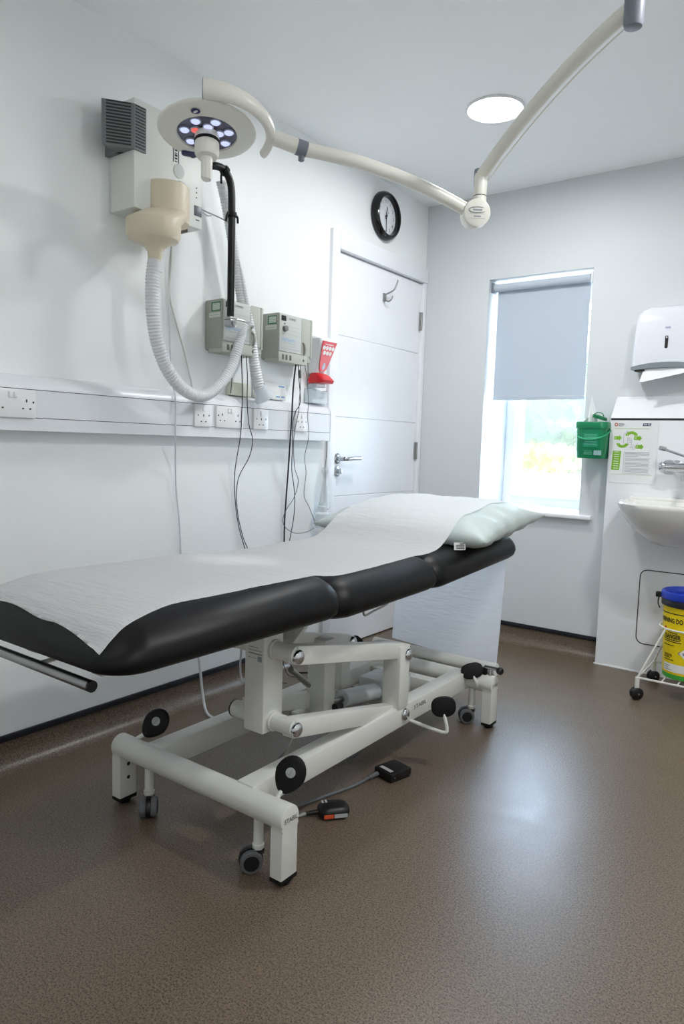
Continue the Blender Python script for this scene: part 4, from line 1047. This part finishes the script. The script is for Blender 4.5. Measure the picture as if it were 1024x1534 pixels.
for k in range(8): b.rect(1.072+k*.004, 1.072+k*.004+(.001 if k % 2 else .002), 1.049, 1.066, o_-Y*.0006, X, Z)
obj('printed_label', b, [mat('label_green', (20, 138, 100), .5), mat('label_bar', (150, 170, 180), .6), mat('print_pale', (110, 190, 160), .6)], gb)
b = B(); b.box(1.00, 1.09, 3.638, BW, 1.06, 1.10, .003); b.box(.966, .975, 3.565, BW, 1.118, 1.150, .002); obj('wall_bracket', b, black_p, gb)
tp = B(); 
def tis(s, t):
    a = (s-.5)*2; w = .030*(1-t)**.7+.004; z = 1.200+.135*t
    return V((1.032+a*w*(.9-.3*t)-.012*(t**2)+.008*t, 3.545+.018*a*a*(1-t)+.012*math.sin(a*4+t*3)*(1-t), z-.02*(abs(a)**2)*t))
tp.grid(tis, 12, 16)
def tis2(s, t):
    a = (s-.5)*2; return V((1.008+a*.030*(1-t*.8)+.012*t, 3.54+.012*math.sin(a*3), 1.205+.022*t*(1-.4*a*a)))
tp.grid(tis2, 10, 6)
o = obj('wipe', tp, tissue, loc=(1.03, 3.545, 1.205), angle=180); tag(o, 'white wipe pulled up out of the green tub', 'wipe')

# ---------------------------------------------------------------- poster on the duct
po = thing('hygiene_poster', 'laminated hand-hygiene poster with green arrows above the basin', 'poster', (1.236, BY-.001, 1.07))
b = B(); px0, pz1, pw_, ph = 1.1295, 1.2145, .2105, .300
b.box(px0, px0+pw_, BY-.0016, BY-.0002, pz1-ph, pz1, .0003, 1); obj('sheet', b, poster_w, po)
O = V((px0, BY-.0022, pz1)); U, W = X, -Z     # u right, w down (millimetre drawing)
def P_(u, w): return O+U*u+W*w
b = B()
def arrow(b, u, w, L, hh, num):
    b.mi = 0
    b._new([P_(u, w-hh*.5), P_(u+L*.68, w-hh*.5), P_(u+L*.68, w-hh*.85), P_(u+L, w), P_(u+L*.68, w+hh*.85), P_(u+L*.68, w+hh*.5), P_(u, w+hh*.5)], [(0, 1, 2, 3, 4, 5, 6)], False)
    b.mi = 1; b.text(str(num), P_(u+L*.2, w)-Y*.0004, U, -W, .014)
arrow(b, .012, .083, .035, .017, 1); arrow(b, .104, .083, .036, .017, 4); arrow(b, .113, .124, .037, .017, 5)
def curved(b, c, r0, r1, a0, a1, num, numa):
    b.mi = 0; n = 14
    A = [a0+(a1-a0)*k/n for k in range(n+1)]
    pts = [P_(c[0]+r1*math.cos(t), c[1]-r1*math.sin(t)*.8) for t in A]+[P_(c[0]+r0*math.cos(t), c[1]-r0*math.sin(t)*.8) for t in reversed(A)]
    m = len(pts)
    b._new(pts, [(k, k+1, m-2-k, m-1-k) for k in range(n)], False)
    b.mi = 1; rm = (r0+r1)/2; b.text(str(num), P_(c[0]+rm*math.cos(numa), c[1]-rm*math.sin(numa)*.8)-Y*.0004, U, -W, .011)
curved(b, (.092, .074), .013, .029, PI*.98, .12, 3, PI*.88)
curved(b, (.052, .108), .013, .028, -PI*.98, -.10, 2, -PI*.88)
b.mi = 0
b._new([P_(.010, .146), P_(.049, .146), P_(.045, .238), P_(.006, .238)], [(0, 1, 2, 3)], False)
b.mi = 2
for k in range(3): b.rect(.012, .045, .168+k*.023, .1688+k*.023, O-Y*.0003, U, W)
b.mi = 1
for k in range(8): b.rect(.016, .040, .150+k*.0112, .1525+k*.0112, O-Y*.0003, U, W)
# logos
b.mi = 3; n = 20
ring = [P_(.018+r*math.cos(t), .019-r*math.sin(t)) for r in (.0085, .0045) for t in [k*2*PI/n for k in range(n)]]
b._new(ring, [(k, (k+1) % n, n+(k+1) % n, n+k) for k in range(n)], False)
b.mi = 4
for k, l in enumerate((.024, .030, .022)): b.rect(.029, .029+l, .0135+k*.0055, .016+k*.0055, O, U, W)
b.mi = 5; b._new([P_(.142, .0125), P_(.178, .0125), P_(.175, .0255), P_(.139, .0255)], [(0, 1, 2, 3)], False)
b.mi = 1; b.text('NHS', P_(.1585, .019)-Y*.0004, U, -W, .0135, w=.028)
b.mi = 6; b.rect(.012, .170, .0365, .0395, O, U, W); b.rect(.006, .195, .258, .2595, O, U, W)
# drawing of a hand-washing station and text lines
b.mi = 2
for (a0, a1, c0, c1) in ((.056, .0575, .062, .115), (.056, .075, .062, .0635), (.068, .072, .05, .056), (.074, .090, .082, .084), (.076, .092, .092, .094), (.080, .094, .102, .104), (.078, .086, .112, .114), (.092, .0935, .086, .128), (.10, .1015, .112, .14), (.088, .10, .128, .1295), (.074, .0755, .084, .112), (.12, .1215, .105, .115), (.106, .1075, .12, .14)):
    b.rect(a0, a1, c0, c1, O, U, W)
yk_ = .150
for grp in (4, 2, 3, 3):
    b.rect(.062, .0635, yk_-.002, yk_+grp*.0062, O, U, W)
    for k in range(grp): b.rect(.068, .178-(.05 if k == grp-1 and grp > 3 else 0), yk_+k*.0062, yk_+k*.0062+.0022, O, U, W)
    b.rect(.062, .186, yk_+grp*.0062+.003, yk_+grp*.0062+.0042, O, U, W)
    yk_ += grp*.0062+.0085
obj('print', b, [lime, mat('print_white', (236, 240, 228), .6), grey_ink, mat('logo_red', (196, 74, 66), .6), mat('logo_grey', (110, 108, 112), .6), navy, mat('heading_green', (176, 196, 150), .6)], po)
b = B(); b.box(1.3405, 1.3435, BY-.001, BY, .93, 1.20); o = obj('clear_edge', b, poster_w, po)

# ---------------------------------------------------------------- paper towel dispenser
td = thing('paper_towel_dispenser', 'glossy white paper towel dispenser on the back wall above the duct', 'dispenser', (1.355, BW, 1.45))
TX0, TX1 = 1.203, 1.507; tcx = (TX0+TX1)/2
def td_ring(z, hw, d, r):
    return [V((tcx+p.x, BW-d/2+p.y, z)) for p in rring(0, 0, hw, d/2, r, 0, 6)]
white_abs = mat('white_abs', (226, 229, 236), .16, var=.005)
b = B()
b.loft([td_ring(1.468, .152, .118, .022), td_ring(1.50, .1515, .120, .022), td_ring(1.60, .149, .116, .022), td_ring(1.675, .146, .108, .022), td_ring(1.705, .140, .100, .022), td_ring(1.727, .128, .088, .022), td_ring(1.742, .105, .07, .02), td_ring(1.748, .07, .045, .015)])
bd = obj('cover', b, white_abs, td, angle=50)
def wave(u): return 1.464+.019*(1-abs(u)**2.2)
b = B()
pts_o = []
n = 24
for k in range(n+1):
    u = -1+2*k/n; pts_o.append((tcx+u*.1525, wave(u)))
pts_i = [(tcx+.1525-.0127*0, 1.452)]+[(tcx+(1-2*k/n)*.150, 1.448+.010*(1-abs(1-2*k/n)**2)) for k in range(1, n)]+[(tcx-.1525, 1.452)]
b.prism([(a-tcx, z) for a, z in pts_o]+[(a-tcx, z) for a, z in pts_i], (tcx, BW-.1225, 0), X, Z, -.1215)
obj('base_band', b, mat('base_grey', (128, 138, 144), .35), td)
b = B(); d = 1.338
b.prism([(p[0], p[1]) for p in rrect2(.0065, .0285, .0055, 5)], (d+.014, BW-.1165, 1.573), X, Z, .003, 0); obj('level_window', b, dark_m, td)
b = B(); b.lathe((d+.0145, BW-.1205, 1.594), [(.004, 0), (.004, .001)], -Y, 14); obj('lock', b, chrome, td)
b = B(); b.text('tork', (d+.016, BW-.1135, 1.640), X, V((0, .12, 1)), .018, w=.024); obj('maker_mark', b, mat('logo_violet', (120, 120, 176), .5), td)
b = B(); b.box(TX0+.016, TX0+.062, BW-.118, BW-.09, 1.444, 1.450); obj('slot', b, dark_m, td)
def tow(s, t):
    x = 1.262+.24*s; z0 = 1.466
    drop = .072*(1-s)**.5*(1 if s > .02 else .95)+.004
    yy = BW-.105-.030*t*(1-s*.5)+.01*math.sin(s*5)*t
    return V((x-.012*t*(1-s), yy, z0-drop*t+.006*math.sin(s*3.2)))
b = B(); b.grid(tow, 20, 10); b.grid(lambda s, t: tow(s, t)+V((.004, .012, .003)), 20, 10); o = obj('paper_towel', b, tissue, loc=(1.33, 3.54, 1.46), angle=180); tag(o, 'white paper towel drooping out of the towel dispenser', 'towel')

# ---------------------------------------------------------------- basin and tap
bs = thing('wash_basin', 'white ceramic wash basin hung on the duct panel', 'basin', (1.50, BY, .64))
def dring(cx, hw, dep, z, y_back=BY, n=40, back=.004):
    out = []
    for k in range(n+1):
        t = PI+PI*k/n
        e = 2.5
        cx_, s_ = math.cos(t), math.sin(t)
        out.append(V((cx+math.copysign(abs(cx_)**(2/e), cx_)*hw, y_back-dep*.16-(dep*.84)*abs(s_)**(2/e), z)))
    out.append(V((cx+hw, y_back-back, z))); out.insert(0, V((cx-hw, y_back-back, z)))
    return out
bx = 1.495
b = B(); b.loft([dring(bx, .09, .14, .645), dring(bx, .12, .19, .650), dring(bx, .165, .26, .675), dring(bx, .212, .33, .722), dring(bx, .252, .375, .778), dring(bx, .274, .396, .820), dring(bx, .278, .400, .836), dring(bx, .274, .396, .842),
                 dring(bx, .235, .350, .842, back=.05), dring(bx, .228, .342, .832, back=.055), dring(bx, .20, .30, .77, back=.07), dring(bx, .12, .2, .725, back=.09), dring(bx, .03, .12, .715, back=.10)])
obj('bowl', b, ceramic, bs, angle=50)
b = B(); b.box(bx-.255, bx+.255, BY-.035, BY, .838, .856, .006); obj('back_upstand', b, ceramic, bs)
tp_ = thing('mixer_tap', 'chrome wall-mounted mixer tap with long lever over the basin', 'tap', (1.49, BY, 1.0))
b = B(); b.cyl((1.395, 3.49, 1.000), (1.60, 3.49, 1.002), .0215, 28)
for x in (1.43, 1.56): b.lathe((x, BY, 1.001), [(.032, 0), (.032, .006), (.018, .012), (.018, .055)], -Y, 28)
obj('mixer_body', b, chrome, tp_)
b = B(); b.lathe((1.40, 3.49, 1.0), [(.0215, 0), (.025, .003), (.025, .022), (.020, .028), (.006, .030)], -X, 28)
b.lathe((1.412, 3.49, 1.0), [(.034, 0), (.035, .004), (.032, .012)], V((.1, -1, .0)), 28); obj('end_knob', b, chrome, tp_)
b = B(); b.beam((1.368, 3.475, 1.088), (1.398, 3.475, 1.082), .020, .020, bevel=.004); b.beam((1.388, 3.475, 1.082), (1.50, 3.478, 1.046), .016, .011, bevel=.004); b.beam((1.49, 3.478, 1.05), (1.50, 3.485, 1.02), .016, .014, bevel=.004); obj('lever', b, mat('lever_chrome', (190, 193, 196), .22, 1), tp_)
b = B(); b.sweep(spline([(1.50, 3.48, .99), (1.50, 3.43, .975), (1.50, 3.38, .965), (1.50, 3.355, .955)], 5), .012, 16); obj('spout', b, chrome, tp_)

# ---------------------------------------------------------------- sharps bin on its trolley
SX, SY = 1.572, 3.30
sb = thing('sharps_bin', 'round yellow sharps bin with blue lid and danger label', 'bin', (SX, SY, .10))
b = B(); b.mi = 0
b.lathe((SX, SY, 0), [(.082, .102), (.086, .105), (.0875, .125)], Z, 56); b.mi = 1
b.lathe((SX, SY, 0), [(.0875, .125), (.102, .420), (.1025, .424)], Z, 56, False)
obj('tub', b, [green_rim, yellow_b], sb)
b = B(); b.lathe((SX, SY, 0), [(.1035, .414), (.109, .416), (.110, .440), (.107, .446)], Z, 56, False); obj('seal_rim', b, mat('rim_black', (22, 24, 34), .35), sb)
b = B(); b.lathe((SX, SY, 0), [(.107, .442), (.1125, .446), (.114, .462), (.111, .474), (.104, .478), (.098, .470), (.094, .455), (.03, .452), (.0005, .452)], Z, 56, False); obj('lid', b, blue_lid, sb)
b = B(); b.box(SX-.130, SX-.108, SY-.035, SY-.012, .440, .463, .003); b.sweep(spline([(SX-.119, SY-.02, .44), (SX-.118, SY-.03, .415), (SX-.108, SY-.04, .395)], 5), .003, 8); obj('handle_lug', b, black_p, sb)
def br(z): return .0875+(z-.125)/(.295)*.0145
def cyl_text(b, txt, ang, z, size, w=None):
    """lettering wrapped on the bin; ang: direction of the text centre"""
    i0 = len(b.bm.verts); b.text(txt, (0, 0, 0), X, Y, size, w=w, bold=.03); b.bm.verts.ensure_lookup_table()
    for v in list(b.bm.verts)[i0:]:
        r = br(z+v.co.y)+.0007; a = ang+v.co.x/r
        zz2 = z+v.co.y; v.co = V((SX+r*math.cos(a), SY+r*math.sin(a), zz2))
def cyl_rect(b, a0, a1, z0, z1, off=.0006):
    n = max(2, int((a1-a0)/.06)); vs = []
    for z in (z0, z1):
        for k in range(n+1):
            a = a0+(a1-a0)*k/n; r = br(z)+off; vs.append(V((SX+r*math.cos(a), SY+r*math.sin(a), z)))
    b._new(vs, [(k, k+1, n+2+k, n+1+k) for k in range(n)])
b = B(); A = math.radians(-90-28)    # centre of the printed front
b.mi = 0
cyl_rect(b, 0, 2*PI, .3855, .3895); cyl_text(b, 'WARNING DO NOT', A+.08, .356, .028, w=.176)
b.mi = 3; cyl_rect(b, A-.62, A+.9, .130, .128+.045*0+.001); 
b.mi = 0
cyl_text(b, 'DANGER', A+.02, .287, .026, w=.078)
for k, (l, z) in enumerate(((.80, .272), (.86, .264), (.55, .248), )): cyl_rect(b, A-.40, A-.40+l, z, z+.0035)
b.mi = 3; cyl_rect(b, A-.42, A-.30, .318, .328); cyl_rect(b, A-.42, A-.34, .306, .312)
b.mi = 0; cyl_rect(b, A-.26, A+.32, .312, .3145); cyl_rect(b, A-.2, A+.28, .303, .306)
cyl_text(b, 'UN3291', A-.16, .205, .016, w=.044)
for z, l in ((.194, .40), (.184, .58)): cyl_rect(b, A-.42, A-.42+l, z, z+.0035)
b.mi = 1; cyl_rect(b, A-.46, A+1.1, .135, .170)
b.mi = 4
for z in (.141, .150, .159): cyl_rect(b, A-.40, A-.40+.3+(z*40 % 1)*.3, z, z+.0022, .0010)
# hazard diamond
for sc_, mi, off in ((1, 4, .0008), (.86, 1, .0012), (.5, 4, .0016)):
    b.mi = mi; c_ = A+.72; hh = .036*sc_
    vs = []
    for da, dz in ((0, hh), (hh/.093, 0), (0, -hh), (-hh/.093, 0)):
        r = br(.222+dz)+off+.0004; a = c_+da; vs.append(V((SX+r*math.cos(a), SY+r*math.sin(a), .222+dz)))
    b._new(vs, [(0, 1, 2, 3)], False)
obj('printed_label', b, [black_ink, paper_w, grey_ink, orange, mat('print_grey', (120, 124, 140), .6)], sb)
tw = thing('bin_trolley', 'white wire trolley on black castors carrying the sharps bin', 'trolley', (SX, SY, 0))
Q = [V((1.415, 3.165, .096)), V((1.728, 3.165, .096)), V((1.728, 3.47, .096)), V((1.415, 3.47, .096))]
b = B(); b.sweep(Q+[Q[0]], .0048, 8)
for k in range(3):
    x = 1.51+.062*k; b.sweep([V((x, 3.165, .096)), V((x, 3.47, .096))], .003, 8)
obj('base_frame', b, wire_w, tw)
rgz = .318
b = B(); b.sweep([V((SX+.108*math.cos(t), SY+.108*math.sin(t), rgz)) for t in [k*2*PI/40 for k in range(41)]], .0042, 8, False); obj('retaining_ring', b, wire_w, tw)
for q, a in zip(Q, (-2.25, -.8, .8, 2.3)):
    b = B(); b.sweep([q, V((SX+.109*math.cos(a), SY+.109*math.sin(a), rgz))], .0042, 8); obj('strut', b, wire_w, tw)
    cst = obj('castor', B().cyl((q.x, q.y, .048), (q.x, q.y, .098), .0095, 14), wire_w, tw)
    b = B(); d = V((.75, -.66, 0)); c_ = V((q.x, q.y, .0265))+d*.004*0
    b.lathe(c_-d*.018, [(.018, 0), (.0255, .004), (.0265, .012), (.0255, .016), (.022, .0175), (.0255, .019), (.0265, .024), (.0255, .032), (.018, .036)], d, 24); obj('wheel', b, black_p, cst)
    b = B(); b.lathe(c_+d*.0178, [(.004, 0), (.003, .0015)], d, 10); obj('axle', b, chrome, cst)

# ---------------------------------------------------------------- camera
F = V((-0.58742996, 0.8035189, -0.09635049)); R_ = V((0.80520303, 0.59224541, 0.02989084)); U_ = V((-0.08108099, 0.06002293, 0.99489855))
cam = bpy.data.cameras.new('camera'); co_ = bpy.data.objects.new('camera', cam); COL.objects.link(co_)
M = Matrix((R_, U_, -F)).transposed().to_4x4(); M.translation = V((2.1218898, 0, 1.0635121)); co_.matrix_world = M
cam.sensor_fit = 'HORIZONTAL'; cam.sensor_width = 36; cam.lens = 1057.723/1024*36; cam.clip_start = .02
sc.camera = co_

# ---------------------------------------------------------------- light
w = bpy.data.worlds.new('sky'); sc.world = w; w.use_nodes = True
N = w.node_tree.nodes; L = w.node_tree.links; N.clear()
bg = N.new('ShaderNodeBackground'); ow = N.new('ShaderNodeOutputWorld')
bg.inputs['Color'].default_value = (.58, .74, 1, 1); bg.inputs['Strength'].default_value = 30
L.new(bg.outputs[0], ow.inputs[0])
sun = bpy.data.lights.new('sun', 'SUN'); sun.energy = 45; sun.angle = .02; sun.color = (1, .95, .86)
so_ = bpy.data.objects.new('sun', sun); COL.objects.link(so_); so_.rotation_euler = V((-.78, .12, -.62)).to_track_quat('-Z', 'Y').to_euler(); so_.location = (3, -4, 6)
pl = bpy.data.lights.new('window_portal', 'AREA'); pl.shape = 'RECTANGLE'; pl.size = WX1-WX0-.02; pl.size_y = WZ1-WZ0-.02
po_ = bpy.data.objects.new('window_portal', pl); COL.objects.link(po_); po_.location = ((WX0+WX1)/2, 4.06, (WZ0+WZ1)/2); po_.rotation_euler = (math.radians(-90), 0, 0); pl.cycles.is_portal = True
# beam of the examination lamp
sp = bpy.data.lights.new('examination_beam', 'SPOT'); sp.energy = 16; sp.spot_size = math.radians(15); sp.spot_blend = .8; sp.shadow_soft_size = .05; sp.color = (.97, .98, 1)
so2 = bpy.data.objects.new('examination_beam', sp); COL.objects.link(so2)
src = hc_+hn*.03-right*.06; so2.location = src; tgt = V((.69, 1.47, .69)); so2.rotation_euler = (tgt-src).to_track_quat('-Z', 'Y').to_euler()

sc.cycles.max_bounces = 10; sc.cycles.diffuse_bounces = 6; sc.cycles.transparent_max_bounces = 12
sc.cycles.sample_clamp_indirect = 8; sc.cycles.use_denoising = True
vs_ = sc.view_settings
vs_.view_transform = 'Standard'; vs_.look = 'None'; vs_.gamma = 1; vs_.use_curve_mapping = False; vs_.exposure = .1
